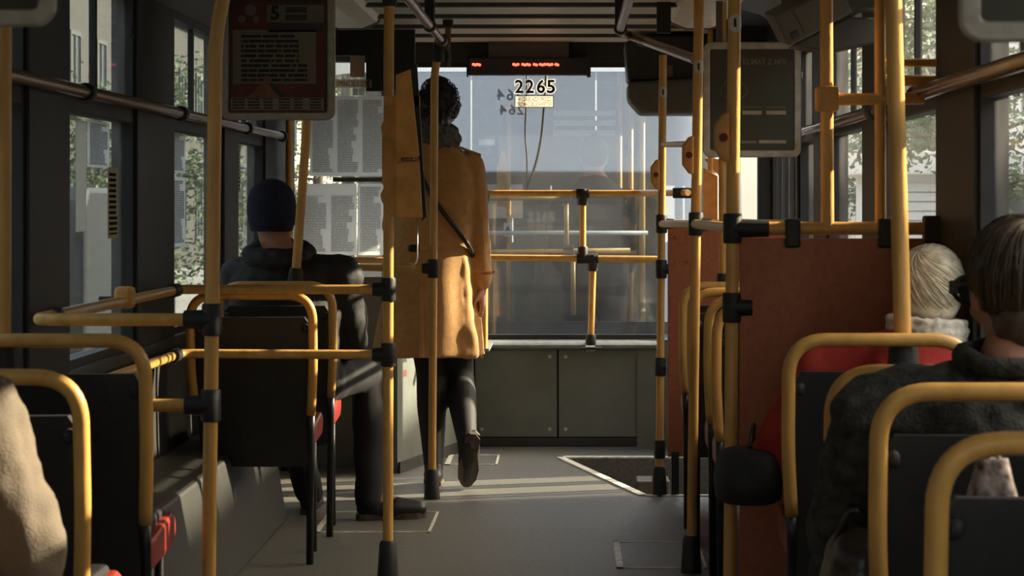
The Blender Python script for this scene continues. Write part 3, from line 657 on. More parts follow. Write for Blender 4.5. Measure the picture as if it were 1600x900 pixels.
# rails in front of the end window
s = 335; YR = FOC/s
fr = thing('window_guard', 'yellow guard rails on posts in front of the front window', 'guard rail', P(900, 535, s))
za, zb, zs = P(0, 302, s).z, P(0, 403.5, s).z, 0.515
for nm, pts in (('rail', [P(757, 302, s), P(1000, 302, s), P(1075, 301, 350)]), ('rail', [P(757, 402.5, s), P(1030, 405, s)])):
    mb = MB(); mb.tube(fillet(pts, 0.05), 0.0150, 18); smooth_by_angle(build(nm, mb, 'yellow', fr))
for nm, a, b in (('post', P(757, 302, s), P(757, 545, s)), ('post', P(910.5, 302, s), P(910.5, 403, s)), ('post', P(927, 403, s), P(923, 534, s))):
    mb = MB(); mb.tube([a, b], 0.0155, 18); smooth_by_angle(build(nm, mb, 'yellow', fr))
for (px, py, h) in ((757, 306, 0.07), (757, 403, 0.07), (910.5, 308, 0.075), (910.5, 397, 0.07), (926, 411, 0.075), (923, 531, 0.05)):
    clamp_on(fr, P(px, py, s), (0, 0, 1), 0.0165, h)
for (px, py, h) in ((910.5, 302, 0.06), (918, 404, 0.10), (1066, 301.5, 0.085)):
    clamp_on(fr, P(px, py, s if px < 1000 else 348), (1, 0, 0), 0.0165, h)
mb = MB(); q = P(923, 534, s); mb.box((q.x-0.05, q.y-0.03, 0.512), (q.x+0.05, q.y+0.03, 0.520)); build('foot_plate', mb, 'rubber', fr)
for xx in (P(757, 0, s).x, P(923, 0, s).x):
    mb = MB(); mb.box((xx-0.022, YR-0.02, 0.502), (xx+0.022, YF-0.04, 0.516)); build('bracket', mb, 'grey_sill', fr)
rail('yellow rail reaching left from the pole before the woman', [P(672, 421, 387), P(532, 417, 387)], r=0.0135)
rail('short yellow stub with a black cap on the pole before the woman', [P(676, 388, 387), P(648, 388, 387)], r=0.013, caps=1)
rail('yellow rail along the foot of the cab notices', [(-1.30, 10.64, 0.94), (-0.70, 10.64, 0.935)], r=0.014)

# yellow door guard plates on the left
gp = thing('pole_guard', 'yellow folded guard of two stacked pointed plates on the pole left of the woman', 'guard', P(630, 340, 500))
def poly_plate(nm, pts, s, th, m='yellow_plate', parent=gp, tilt=0.0):
    q = [P(x, y, s) for x, y in pts]; mb = MB(); mb.prism(q, (0, th, 0)); return build(nm, mb, m, parent, bevel=0.003)
def fold_plate(nm, pts, fold, s, th, ang):
    """plate bent back along the vertical fold line at pixel column fold"""
    q = []
    for x, y in pts:
        v = P(x, y, s); v.y += abs(x-fold)/s*ang; q.append(v)
    mb = MB(); mb.prism(q, (0, th, 0)); return build(nm, mb, 'yellow_plate', gp, bevel=0.0025)
fold_plate('upper_wing', [(618, 143), (593, 197), (595, 209), (595, 252), (618, 248)], 618, 508, 0.010, 0.95)
fold_plate('upper_front', [(618, 117), (641, 108), (655, 243), (648, 250), (618, 248)], 618, 508, 0.010, 0.10)
fold_plate('wing_back', [(596, 246), (618, 246), (618, 268), (597, 290)], 618, 502, 0.008, 0.2)
fold_plate('lower_wing', [(618, 257), (592, 304), (594, 314), (602, 325), (613, 339), (618, 340)], 618, 512, 0.010, 0.95)
fold_plate('lower_front', [(618, 257), (655, 250), (660, 340), (618, 340)], 618, 512, 0.010, 0.10)
mb = MB(); mb.tube([P(628, 249, 513), P(653, 249, 510)], 0.006, 12); build('hinge_pin', mb, 'bronze', gp, smooth=True)
mb = MB(); mb.prism([P(642, 100, 497), P(651, 100, 497), P(666, 338, 497), P(659, 345, 497)], (0, 0.03, 0)); build('rubber_seal', mb, 'rubber', gp)
mb = MB(); mb.prism([P(600, 150, 497), P(656, 150, 497), P(656, 165, 497), P(600, 165, 497)], (0, 0.008, 0)); build('strap', mb, 'yellow_plate', gp)
mb = MB(); mb.prism([P(600, 320, 499), P(656, 320, 499), P(656, 332, 499), P(600, 332, 499)], (0, 0.008, 0)); build('strap', mb, 'yellow_plate', gp)
mb = MB(); mb.tube(fillet([P(652, 338, 497), P(652, 405, 497), P(648, 414, 497), P(640, 412, 497)], 0.02), 0.0025, 8); build('wire_hook', mb, 'steel', gp, smooth=True)
g2 = thing('door_guard', 'yellow folded door guard seen behind the far right poles', 'guard', P(1115, 345, 372))
q = P(1110, 350, 371); mb = MB(); mb.tube([q, (q.x, q.y, ZC)], 0.012, 12); build('hinge_tube', mb, 'yellow', g2, smooth=True)
poly_plate('plate', [(1099, 262), (1099, 350), (1122, 350), (1122, 275)], 372, 0.02, parent=g2)
poly_plate('plate', [(1100, 248), (1137, 248), (1137, 350), (1123, 350), (1123, 274)], 370, 0.02, parent=g2)
# ---------------------------------------------------------------- partitions
def partition(label, x0, x1, z0, z1, y, clips, loc):
    e = thing('partition', label, 'partition', loc)
    mb = MB(); mb.box((x0, y-0.009, z0), (x1, y+0.009, z1)); pn = build('board', mb, 'laminate', e, bevel=0.003)
    return e
p1 = partition('reddish brown partition board in front of the white-haired woman', 0.425, XR-0.005, 0.22, 1.108, 5.92, (), (0.68, 5.92, 0))
mb = MB(); mb.tube([(0.42, 5.92, 1.133), (0.928, 5.92, 1.133)], 0.0165, 18); smooth_by_angle(build('top_rail', mb, 'yellow', p1))
for px in (1238, 1383):
    x = (px-VX)/625; mb = MB(); mb.box((x-0.019, 5.895, 1.085), (x+0.019, 5.945, 1.158)); build('clip', mb, 'rubber', p1, bevel=0.006)
mb = MB(); mb.box((0.885, 5.89, 1.095), (XR, 5.95, 1.165)); build('wall_clamp', mb, 'rubber', p1, bevel=0.006)
for x in (0.45, 0.90):
    mb = MB(); mb.box((x-0.015, 5.905, 0.0), (x+0.015, 5.935, 0.24)); build('foot', mb, 'leg_black', p1)
mb = MB(); mb.tube([(0.643, 5.92, 1.455), (0.885, 5.92, 1.458)], 0.0150, 18); smooth_by_angle(build('cross_rail', mb, 'yellow', p1))
mb = MB(); mb.box((0.615, 5.895, 1.425), (0.672, 5.945, 1.488)); build('cross_clamp', mb, 'yellow_plate', p1, bevel=0.008)
for (z, zr, r) in ((1.548, 1.548, 0.010), (1.505, 1.502, 0.014)):
    mb = MB(); mb.tube([(0.772, 5.94, z), (XR-0.01, 5.94, zr)], r, 16); smooth_by_angle(build('guard_bar', mb, 'yellow', p1))
p2 = partition('reddish brown partition board beside the stairwell pole', 0.40, XR-0.005, 0.16, 1.098, 9.66, (), (0.67, 9.66, 0))
mb = MB(); mb.tube([(0.38, 9.66, 1.112), (0.935, 9.66, 1.112)], 0.0145, 18); smooth_by_angle(build('top_rail', mb, 'yellow', p2))
for (x, z) in ((0.437, 1.058), (0.485, 1.060), (0.435, 0.96), (0.485, 0.96)):
    mb = MB(); mb.tube([(x, 9.6515, z), (x, 9.646, z)], 0.008, 10); build('rivet', mb, 'laminate', p2)
for x in (0.43, 0.90):
    mb = MB(); mb.box((x-0.015, 9.645, 0.0), (x+0.015, 9.675, 0.18)); build('foot', mb, 'leg_black', p2)

# ---------------------------------------------------------------- seats
SEAT = {}
def seat_meshes():
    w = 0.20; r = 0.0152
    side = [(0.035, 0.50), (0.012, 0.57), (-0.012, 0.66), (-0.035, 0.895)]
    path = [(-w+0.012, side[0][0], side[0][1]), (-w+0.006, side[1][0], side[1][1]), (-w, side[2][0], side[2][1]), (-w, side[3][0], side[3][1]),
            (w, side[3][0], side[3][1]), (w, side[2][0], side[2][1]), (w-0.006, side[1][0], side[1][1]), (w-0.012, side[0][0], side[0][1])]
    mb = MB(); mb.tube(fillet(path, {1: 0.03, 2: 0.05, 3: 0.085, 4: 0.085, 5: 0.05, 6: 0.03}, 9), r, 18)
    SEAT['back_frame'] = (mb.mesh('back_frame'), 'yellow', True)
    # curved back shell
    rings = []
    for z, y, hw in ((0.325, 0.058, 0.165), (0.345, 0.055, 0.178), (0.46, 0.046, 0.184), (0.60, 0.018, 0.186), (0.74, -0.004, 0.186), (0.80, -0.012, 0.184), (0.822, -0.014, 0.170)):
        ring = []
        for k in range(9):
            t = -1+2*k/8; ring.append((t*hw, y+0.020*(1-t*t)*0+0.012*t*t, z))
        for k in range(9):
            t = 1-2*k/8; ring.append((t*hw, y+0.026+0.012*t*t, z))
        rings.append(ring)
    mb = MB(); mb.loft(rings); SEAT['backrest'] = (mb.mesh('backrest'), 'seat_black', 'angle')
    mb = MB(); prof = [(0.095, 0.440), (0.42, 0.475), (0.455, 0.462), (0.46, 0.425), (0.43, 0.395), (0.12, 0.375), (0.095, 0.39)]
    mb.prism([(-0.185, a, b) for a, b in prof], (0.37, 0, 0)); SEAT['seat_shell'] = (mb.mesh('seat_shell'), 'seat_red', 'bevel')
    mb = MB(); mb.box((-0.165, 0.085, 0.445), (0.165, 0.425, 0.488)); SEAT['cushion'] = (mb.mesh('cushion'), 'seat_black', 'bevel')
    for i, sx in enumerate((-1, 1)):
        mb = MB(); x = sx*(w-0.012); mb.tube(fillet([(x, 0.035, 0.50), (x*0.97, 0.075, 0.39), (x*0.95, 0.085, 0.0)], 0.04), 0.0125, 12); SEAT['rear_leg%d' % i] = (mb.mesh('leg'), 'leg_black', True)
        mb = MB(); mb.tube([(x*0.85, 0.36, 0.42), (x*0.85, 0.38, 0.0)], 0.0115, 12); SEAT['front_leg%d' % i] = (mb.mesh('leg'), 'leg_black', True)
        mb = MB(); mb.tube([(x*0.9, 0.07, 0.41), (x*0.85, 0.38, 0.415)], 0.011, 12); SEAT['side_bar%d' % i] = (mb.mesh('side_bar'), 'leg_black', True)
        mb = MB(); mb.box((x*0.93-0.012, -0.028, 0.77), (x*0.93+0.012, 0.012, 0.80)); SEAT['back_bracket%d' % i] = (mb.mesh('back_bracket'), 'rubber', 'bevel')
seat_meshes()
def seat(label, edge, y, side, scale_z=1.0, wscale=1.0, skip=()):
    e = thing('passenger_chair', label, 'seat', (edge+side*0.2152*wscale, y, 0), group='tram seats'); e.scale = (wscale, 1, scale_z)
    for k, (me, m, sm) in SEAT.items():
        if k in skip: continue
        nm = k.rstrip('01').replace('rear_leg', 'leg').replace('front_leg', 'leg')
        o = bpy.data.objects.new(nm, me); C.objects.link(o); o.parent = e
        if not me.materials:
            me.materials.append(MATS[m])
            if sm is True:
                for p in me.polygons: p.use_smooth = True
            elif sm == 'angle':
                for p in me.polygons: p.use_smooth = True
                me.set_sharp_from_angle(angle=0.7)
        if sm == 'bevel':
            b = o.modifiers.new('bevel', 'BEVEL'); b.width = 0.012; b.segments = 3
    return e
seat('black seat with yellow tube frame in the lower right corner, nearest of the right row', 0.449, 3.02, 1)
seat('black seat with yellow tube frame under the man with brown hair', 0.481, 3.83, 1)
seat('black seat with yellow tube frame directly in front of the man with brown hair', 0.475, 4.45, 1, 0.985)
seat('black seat with chipped yellow tube frame under the white-haired woman', 0.469, 5.26, 1)
seat('black seat with yellow tube frame on the right, first behind the stairwell partition', 0.395, 8.60, 1)
seat('black seat with yellow tube frame on the right, second behind the stairwell partition', 0.396, 8.02, 1)
seat('black seat with yellow tube frame on the right, third behind the stairwell partition', 0.42, 7.45, 1)
seat('black seat with yellow tube frame on the right, fourth behind the stairwell partition', 0.413, 6.92, 1)
seat('black seat with yellow tube frame at the lower left, nearer of the pair', -0.86, 4.27, -1, 0.99)
seat('black seat with yellow tube frame at the lower left, with a pole rising from it', -0.89, 5.08, -1, 1.01, 0.98)
seat('black seat with yellow tube frame behind the crossing guard rails on the left', -0.823, 7.75, -1, skip=('rear_leg0', 'front_leg0'))
seat('black seat with yellow tube frame under the man in the beanie', -0.823, 8.40, -1, 1.01, skip=('rear_leg0', 'front_leg0'))
seat('black seat with yellow tube frame under the passenger in beige at the left edge', -0.86, 3.30, -1)

# ---------------------------------------------------------------- hanging advert holders
def ad_holder(label, x0, x1, z0, z1, y, face):
    e = thing('advert_frame', label, 'advert', ((x0+x1)/2, y, z0))
    t, dp = 0.026, 0.022; rr = 0.03
    def rrect(a0, a1, b0, b1, r, n=5):
        pts = []
        for (cx, cz, st) in ((a1-r, b0+r, -PI/2), (a1-r, b1-r, 0), (a0+r, b1-r, PI/2), (a0+r, b0+r, PI)):
            for k in range(n+1):
                a = st+PI/2*k/n; pts.append((cx+r*math.cos(a), cz+r*math.sin(a)))
        return pts
    o_, i_ = rrect(x0, x1, z0, z1, rr), rrect(x0+t, x1-t, z0+t, z1-t, 0.008)
    n = len(o_); vs, fs = [], []
    for yy in (y-dp/2, y+dp/2):
        vs += [(a, yy, b) for a, b in o_]+[(a, yy, b) for a, b in i_]
    for k in range(n):
        k2 = (k+1) % n
        fs += [(k, k2, n+k2, n+k), (2*n+k2, 2*n+k, 3*n+k, 3*n+k2), (k2, k, 2*n+k, 2*n+k2), (n+k, n+k2, 3*n+k2, 3*n+k)]
    build('frame', MB().add(vs, fs), 'alu', e, bevel=0.004)
    mb = MB(); mb.box((x0+t-0.004, y-0.003, z0+t-0.004), (x1-t+0.004, y+0.008, z1-t+0.004)); bk = build('poster', mb, face, e)
    for sx in (x0+0.06, x1-0.06):
        mb = MB(); mb.box((sx-0.012, y-0.006, z1-0.005), (sx+0.012, y+0.006, ZC)); build('hanger', mb, 'box_grey', e)
    return e, bk
def flat(nm, parent, x0, x1, z0, z1, y, m, th=0.0006):
    mb = MB(); mb.box((x0, y-th, z0), (x1, y, z1)); return build(nm, mb, m, parent)
sA, yA = 480, FOC/480
ad1, bk1 = ad_holder('hanging advert frame with a text poster headed 5, above the man in the beanie', P(345, 0, sA).x, P(524, 0, sA).x, P(0, 188, sA).z, P(0, -14, sA).z, yA, 'poster_dark')
yp = yA-0.003
def fa(nm, px0, py0, px1, py1, m, lift=0.0): a, b = P(px0, py0, sA), P(px1, py1, sA); return flat(nm, bk1, a.x, b.x, b.z, a.z, yp-lift, m)
fa('red_field', 362, 4, 508, 176, 'poster_maroon'); fa('dark_field', 420, 36, 508, 50, 'poster_dark', 0.0007)
fa('number_field', 417, 8, 506, 35, 'poster_line', 0.0007); fa('text_field', 364, 47, 494, 131, 'print_poster', 0.0007)
fa('footer', 361, 153, 506, 172, 'print_strip', 0.0007)
p = P(430, 21.5, sA); text('numeral', '5', 0.062, (p.x, yp-0.0018, p.z), 'ink_black', bk1, bold=0.002)
for (px0, py0, px1, py1) in ((446, 11, 480, 20), (446, 23, 480, 32)): fa('lettering_block', px0, py0, px1, py1, 'poster_dark', 0.0014)
q = [P(x, y, sA) for x, y in ((386, 152), (398, 142), (411, 128), (414, 118), (418, 118), (420, 130), (432, 143), (452, 152))]
mb = MB(); mb.prism([(v.x, yp-0.0016, v.z) for v in q], (0, 0.0008, 0)); build('pictured_hand', mb, 'poster_flesh', bk1)
q = [P(x, y, sA) for x, y in ((420, 130), (428, 130), (437, 142), (450, 150), (440, 153), (430, 145))]
mb = MB(); mb.prism([(v.x, yp-0.0022, v.z) for v in q], (0, 0.0006, 0)); build('pictured_shadow', mb, 'poster_dark', bk1)
for (x, y, r_) in ((392, 16, 9), (378, 30, 6), (400, 30, 5)):
    c = P(x, y, sA); mb = MB(); mb.tube([(c.x, yp-0.0012, c.z), (c.x, yp-0.0004, c.z)], r_/sA, 16); build('pictured_spot', mb, 'poster_line', bk1)

sB, yB = 430, FOC/430
ad2, bk2 = ad_holder('hanging advert frame with a dark green climate poster, right of the aisle', P(1098, 0, sB).x, P(1252, 0, sB).x, P(0, 246, sB).z, P(0, 66, sB).z, yB, 'poster_green')
yq = yB-0.003
def fb(nm, px0, py0, px1, py1, m, lift=0.0): a, b = P(px0, py0, sB), P(px1, py1, sB); return flat(nm, bk2, a.x, b.x, b.z, a.z, yq-lift, m)
p = P(1195, 97, sB); text('lettering', 'KLIMAT Z MPK', 0.030, (p.x, yq-0.001, p.z), 'poster_line', bk2, bold=0.0006, width=70/sB)
p = P(1131, 97, sB); text('lettering', 'Z', 0.030, (p.x, yq-0.001, p.z), 'poster_line', bk2) if False else None
cen = [(1131, 140), (1146, 126), (1160, 140)]
pts = []
for (cx, cy, a0, a1) in ((1136, 142, 90, 245), (1146, 128, 200, 340), (1156, 142, 295, 450)):
    for k in range(9):
        a = math.radians(a0+(a1-a0)*k/8); pts.append((cx+11*math.cos(a), cy+11*math.sin(a)))
q = [P(x, y, sB) for x, y in pts]; q = [Vector((v.x, yq-0.001, v.z)) for v in q]
mb = MB(); mb.tube(q+[q[0]], 0.0018, 6); build('cloud_outline', mb, 'poster_line', bk2)
for (a, b) in ((1160, 1190), (1197, 1228)):
    fb('caption', a, 173, b, 179, 'poster_cream', 0.0006); fb('caption', a, 167, b, 168, 'poster_line', 0.0006)
fb('caption', 1186, 219, 1228, 224, 'poster_cream', 0.0006); fb('caption', 1158, 220, 1182, 224, 'poster_line', 0.0006)
ad_holder('hanging advert frame cut by the top left corner', -1.14, -0.757, 1.458, 1.86, FOC/1060, 'poster_dark')
ad_holder('hanging advert frame cut by the top right corner', 0.479, 0.845, 1.396, 1.80, FOC/1270, 'poster_green')

# ---------------------------------------------------------------- display, boxes at the ceiling
ds = thing('led_display', 'black overhead display box with red lit characters above the window', 'display', P(826, 118, 322))
a, b = P(731, 90, 322), P(921, 117, 322)
mb = MB(); mb.box((a.x, a.y, b.z), (b.x, a.y+0.08, a.z)); build('housing', mb, 'seat_black', ds, bevel=0.006)
mb = MB(); mb.box((P(729, 0, 322).x, a.y-0.004, b.z-0.006), (P(731, 0, 322).x, a.y+0.09, a.z+0.01)); build('end_plate', mb, 'rubber', ds)
mb = MB(); mb.box((P(917, 0, 322).x, a.y-0.004, b.z-0.008), (P(923, 0, 322).x, a.y+0.09, a.z+0.01)); build('end_plate', mb, 'rubber', ds)
for (x0, x1) in ((738, 751), (801, 811), (815, 829), (833, 840), (842.5, 853), (854, 864), (867, 873)):
    mb = MB(); n_ = max(1, round((x1-x0)/3.4))
    for k in range(n_):
        c = P(x0+(k+0.5)*(x1-x0)/n_, 100.6+(0.8 if k % 2 else 0), 322.3); mb.ell((c.x, c.y, c.z), (0.0072, 0.003, 0.0072), nu=10, nv=6)
    build('lit_character', mb, 'led_red', ds)
mb = MB(); mb.box((a.x+0.1, a.y+0.02, a.z), (b.x-0.1, a.y+0.06, ZC)); build('mount', mb, 'ceiling_dark', ds)

bx = thing('ceiling_cabinet', 'dark grey overhead cabinet with a sloped underside right of the display', 'cabinet', P(1030, 178, 345))
mb = MB(); q = [(981, 128), (981, 155), (1001, 178), (1092, 178), (1100, 120)]; mb.prism([P(x, y, 345) for x, y in q], (0, 0.30, 0)); build('lower_housing', mb, 'box_grey', bx, bevel=0.02, seg=3)
mb = MB(); q = [(976, 66), (981, 127), (1100, 127), (1105, 55), (1000, 55)]; mb.prism([P(x, y, 343) for x, y in q], (0, 0.32, 0)); build('upper_housing', mb, 'seat_black', bx, bevel=0.012)
a, b = P(1041, 102, 345.5), P(1051, 119, 345.5); mb = MB(); mb.box((a.x, a.y-0.006, b.z), (b.x, a.y+0.01, a.z)); sk = build('label_plate', mb, 'box_grey', bx)
a, b = P(1041, 117, 346), P(1051, 120, 346); mb = MB(); mb.box((a.x, a.y-0.008, b.z), (b.x, a.y-0.001, a.z)); build('red_reflection', mb, 'led_red' if False else 'seat_red', sk)  # red reflection on the dark cabinet, painted as a small strip

bx2 = thing('ceiling_unit', 'dark grey tilted ceiling box above the green climate poster', 'unit', P(1280, 0, 540))
c = P(1271, 22, 540); R = Euler((math.radians(8), math.radians(-28), 0)).to_matrix()
mb = MB(); mb.obox(c+R @ Vector((0, 0.10, 0)), R @ Vector((0.105, 0, 0)), R @ Vector((0, 0.10, 0)), R @ Vector((0, 0, 0.050))); build('housing', mb, 'box_grey', bx2, bevel=0.006)
mb = MB(); mb.obox(c+R @ Vector((0.022, -0.001, 0)), R @ Vector((0.070, 0, 0)), R @ Vector((0, 0.003, 0)), R @ Vector((0, 0, 0.040))); build('front_panel', mb, 'box_grey', bx2, bevel=0.002)
mb = MB(); mb.obox(c+R @ Vector((-0.075, -0.003, -0.028)), R @ Vector((0.011, 0, 0)), R @ Vector((0, 0.004, 0)), R @ Vector((0, 0, 0.009))); build('latch', mb, 'rubber', bx2)
mb = MB(); mb.box((c.x-0.02, c.y+0.02, c.z+0.02), (c.x+0.22, c.y+0.22, ZC)); build('mounting_block', mb, 'ceiling_dark', bx2)
mb = MB(); mb.prism([P(1236, 71, 536), P(1326, 26, 536), P(1392, 30, 536), P(1390, 62, 536), P(1300, 80, 536)], (0, 0.16, 0)); build('underside_cover', mb, 'ceiling_dark', bx2, bevel=0.006)

# floor hatches: flush plates edged with metal strips
def hatch(label, x0, x1, y0, y1, w=0.014, sk=0.0):
    e = thing('floor_hatch', label, 'hatch', ((x0+x1)/2, (y0+y1)/2, 0)); h = 0.004
    mb = MB(); mb.box((x0+w, y0+w, 0), (x1-w, y1-w, 0.0015)); build('plate', mb, 'lino', e)
    for a in ((x0, x0+w*1.6, y0, y1), (x1-w*0.7, x1, y0, y1), (x0, x1, y0, y0+w), (x0, x1, y1-w, y1)):
        mb = MB(); mb.box((a[0], a[2], 0), (a[1], a[3], h)); build('edging_strip', mb, 'worn_strip', e)
hatch('square floor hatch edged in pale metal at the right of the aisle', 0.153, 0.452, 7.74, 8.34)
hatch('floor hatch with worn metal edging beside the seated man\'s shoe', -0.93, -0.505, 8.58, 9.15)
hatch('small floor hatch behind the woman\'s raised foot', -0.57, -0.33, 10.78, 11.2)

# notices stuck on the left windows
def side_sheet(px0, px1, py0, py1, x, m, label, name='window_notice', cat='notice'):
    """sheet on the left window plane between two photo columns"""
    s0, s1 = (px0-VX)/x, (px1-VX)/x; y0, y1 = FOC/s0, FOC/s1; sm = (s0+s1)/2
    z1, z0 = CZ-(py0-VY)/sm, CZ-(py1-VY)/sm
    mb = MB(); mb.box((x, y0, z0), (x+0.0015, y1, z1)); return tag(build(name, mb, m), label, cat)
XG = XL-0.018
side_sheet(264, 289, 277, 386, XG, 'print_side', 'white printed sheet low on the third left window pane from the front')
side_sheet(264, 289, 205, 270, XG, 'print_side', 'white printed sheet above another on the third left window pane')
side_sheet(136, 170, 190, 262, XG, 'print_side', 'pale printed sheet at the top of the window beside the lower left seats')
side_sheet(118, 134, 188, 362, XG, 'film_white', 'tall faded strip on the window beside the lower left seats', 'window_strip', 'strip')
side_sheet(168, 184, 262, 372, XG, 'print_tape', 'tape with a row of dark squares on the left window, right of the tall strip', 'window_strip', 'strip')
side_sheet(99, 107, 190, 440, XG, 'print_tape', 'narrow tape with dark marks at the edge of the left window', 'window_strip', 'strip')
side_sheet(366, 375, 222, 300, XG, 'print_tape', 'tape with dark squares on the first left window by the beanie', 'window_strip', 'strip')

# ---------------------------------------------------------------- people
def rotz(a): return Euler((0, 0, a)).to_matrix()
def head_shapes(mb, c, yaw=0.0, pitch=0.0, k=1.0, neck=None):
    c = Vector(c); E = Euler((pitch, 0, yaw), 'XYZ'); R = E.to_matrix()
    L_ = lambda x, y, z: c+R @ (Vector((x, y, z))*k)
    mb.ell(L_(0, -0.008, 0.030), (0.074*k, 0.094*k, 0.086*k), E); mb.ell(L_(0, 0.022, -0.042), (0.057*k, 0.064*k, 0.066*k), E)
    mb.capsule(L_(0, 0.090, 0.022), 0.009*k, L_(0, 0.108, -0.014), 0.014*k); mb.ell(L_(0, 0.072, -0.092), (0.024*k, 0.020*k, 0.018*k), E)
    mb.ell(L_(0, 0.084, -0.052), (0.024*k, 0.012*k, 0.010*k), E); mb.capsule(L_(-0.035, 0.080, 0.035), 0.012*k, L_(0.035, 0.080, 0.035), 0.012*k)
    for s_ in (-1, 1):
        mb.ell(L_(s_*0.077, -0.002, -0.008), (0.012*k, 0.020*k, 0.033*k), E)
        mb.ell(L_(s_*0.045, 0.060, -0.030), (0.022*k, 0.022*k, 0.022*k), E)
    if neck: mb.capsule(L_(0, -0.01, -0.06), 0.052*k, neck, 0.058*k)
    return L_, R
def eyes(parent, L_, k=1.0):
    for s_ in (-1, 1):
        mb = MB(); mb.ell(L_(s_*0.030, 0.080, 0.012), (0.012*k, 0.012*k, 0.009*k), nu=10, nv=8); build('eye', mb, 'eye', parent, smooth=True)
def hand_shapes(mb, wrist, d, n, thumb=1, curl=0.45, k=1.0):
    wrist, d, n = Vector(wrist), Vector(d).normalized(), Vector(n); n = (n-d*n.dot(d)).normalized(); t = d.cross(n)
    mb.capsule(wrist-d*0.02, 0.024*k, wrist+d*0.02*k, 0.022*k)
    for i, ln in enumerate((0.072, 0.082, 0.076, 0.058)):
        off = t*thumb*(0.031-0.0207*i)*k
        b = wrist+d*(0.088-0.006*abs(i-1))*k+off; mb.capsule(wrist+d*0.018*k+off*0.55, 0.0135*k, b, 0.0115*k)
        a = curl*0.5; p = b
        for fr in (0.45, 0.31, 0.24):
            v = d*math.cos(a)+n*math.sin(a); q = p+v*ln*fr*k; mb.capsule(p, 0.0092*k, q, 0.0080*k, 10, 3); p = q; a += curl
    p = wrist+d*0.022*k+t*thumb*0.024*k; q = p+(d*0.62+t*thumb*0.62+n*0.35).normalized()*0.045*k
    mb.capsule(p, 0.0135*k, q, 0.0105*k); mb.capsule(q, 0.0105*k, q+(d*0.9+t*thumb*0.2+n*0.35).normalized()*0.034*k, 0.0085*k)
def strands(mb, c, r, R, n, pol0, pol1, swirl=0.0, rad=0.0022, jit=0.06, az0=0, az1=2*PI, lift=0.03, seg=9, crown=(0, -0.35, 0.94)):
    c = Vector(c); cz = Vector(crown).normalized(); cx = cz.orthogonal().normalized(); cy = cz.cross(cx)
    for i in range(n):
        az = random.uniform(az0, az1); e = random.uniform(pol0*0.75+pol1*0.25, pol1); b = random.uniform(0.02, pol0); l = random.uniform(0, lift)
        pts = []
        for k in range(seg):
            t = k/(seg-1); po = b+(e-b)*t; a = az+swirl*t+jit*math.sin(3*t+i)
            dv = cz*math.cos(po)+(cx*math.cos(a)+cy*math.sin(a))*math.sin(po)
            dv = Vector((dv.x*r[0], dv.y*r[1], dv.z*r[2]))*(1+l*math.sin(PI*t)+0.012)
            pts.append(c+R @ dv)
        mb.tube(pts, [rad*(1-0.6*(k/(seg-1))) for k in range(seg)], 4, cap=False)
def ring(cx, cy, z, hx, hy, n=40, fold=0.0, nf=9, ph=0.0):
    out = []
    for i in range(n):
        a = 2*PI*i/n; k = 1+fold*math.sin(nf*a+ph)+fold*0.5*math.sin((nf*2-5)*a+1.3)
        out.append(Vector((cx+hx*k*math.copysign(abs(math.cos(a))**0.85, math.cos(a)), cy+hy*k*math.copysign(abs(math.sin(a))**0.85, math.sin(a)), z)))
    return out

# --- woman standing with her back to the viewer
w = thing('person', 'standing woman in a long tan coat with dark curly hair, back turned', 'person', (-0.56, 9.95, 0))
mb = MB()
L_, R_ = head_shapes(mb, (-0.553, 9.975, 1.585), yaw=-0.12, k=0.96, neck=(-0.557, 9.95, 1.42))
mb.capsule((-0.557, 9.95, 1.42), 0.06, (-0.56, 9.95, 1.30), 0.10); mb.capsule((-0.67, 9.95, 1.35), 0.055, (-0.445, 9.95, 1.35), 0.055)
mb.capsule((-0.565, 9.95, 1.26), 0.12, (-0.57, 9.95, 1.05), 0.11); mb.capsule((-0.60, 9.95, 0.92), 0.12, (-0.54, 9.95, 0.92), 0.12); mb.capsule((-0.57, 9.95, 1.05), 0.11, (-0.57, 9.95, 0.92), 0.12)
RA = [(-0.425, 9.95, 1.345), (-0.395, 9.97, 1.08), (-0.372, 9.955, 0.845)]
mb.capsule(RA[0], 0.045, RA[1], 0.038); mb.capsule(RA[1], 0.038, RA[2], 0.026); hand_shapes(mb, RA[2], (0.08, 0.05, -1), (-1, 0.15, 0), thumb=-1, curl=0.5)
LA = [(-0.69, 9.95, 1.345), (-0.735, 10.02, 1.10), (-0.67, 10.24, 1.08)]
mb.capsule(LA[0], 0.045, LA[1], 0.038); mb.capsule(LA[1], 0.038, LA[2], 0.026); hand_shapes(mb, LA[2], (0.3, 1, 0.05), (0, 0, -1), thumb=1, curl=0.6)
RL = [(-0.49, 9.95, 0.90), (-0.468, 10.02, 0.47), (-0.425, 9.80, 0.205)]
LL = [(-0.63, 9.95, 0.90), (-0.585, 9.97, 0.48), (-0.570, 9.94, 0.085)]
for Lg in (RL, LL): mb.capsule(Lg[0], 0.088, Lg[1], 0.056); mb.capsule(Lg[1], 0.056, Lg[2], 0.036)
mb.capsule(RL[2], 0.036, (-0.424, 9.86, 0.04), 0.030); mb.capsule(LL[2], 0.036, (-0.575, 10.08, 0.035), 0.030)
remesh('body', mb, 'skin', w, 0.007, 4); eyes(w, L_, 0.96)
mb = MB()
for Lg in (RL, LL): mb.capsule(Lg[0], 0.094, Lg[1], 0.062); mb.capsule(Lg[1], 0.062, Lg[1]+(Vector(Lg[2])-Vector(Lg[1]))*0.35 if False else tuple(Vector(Lg[1]).lerp(Vector(Lg[2]), 0.35)), 0.064); mb.capsule(tuple(Vector(Lg[1]).lerp(Vector(Lg[2]), 0.35)), 0.064, Lg[2], 0.041)
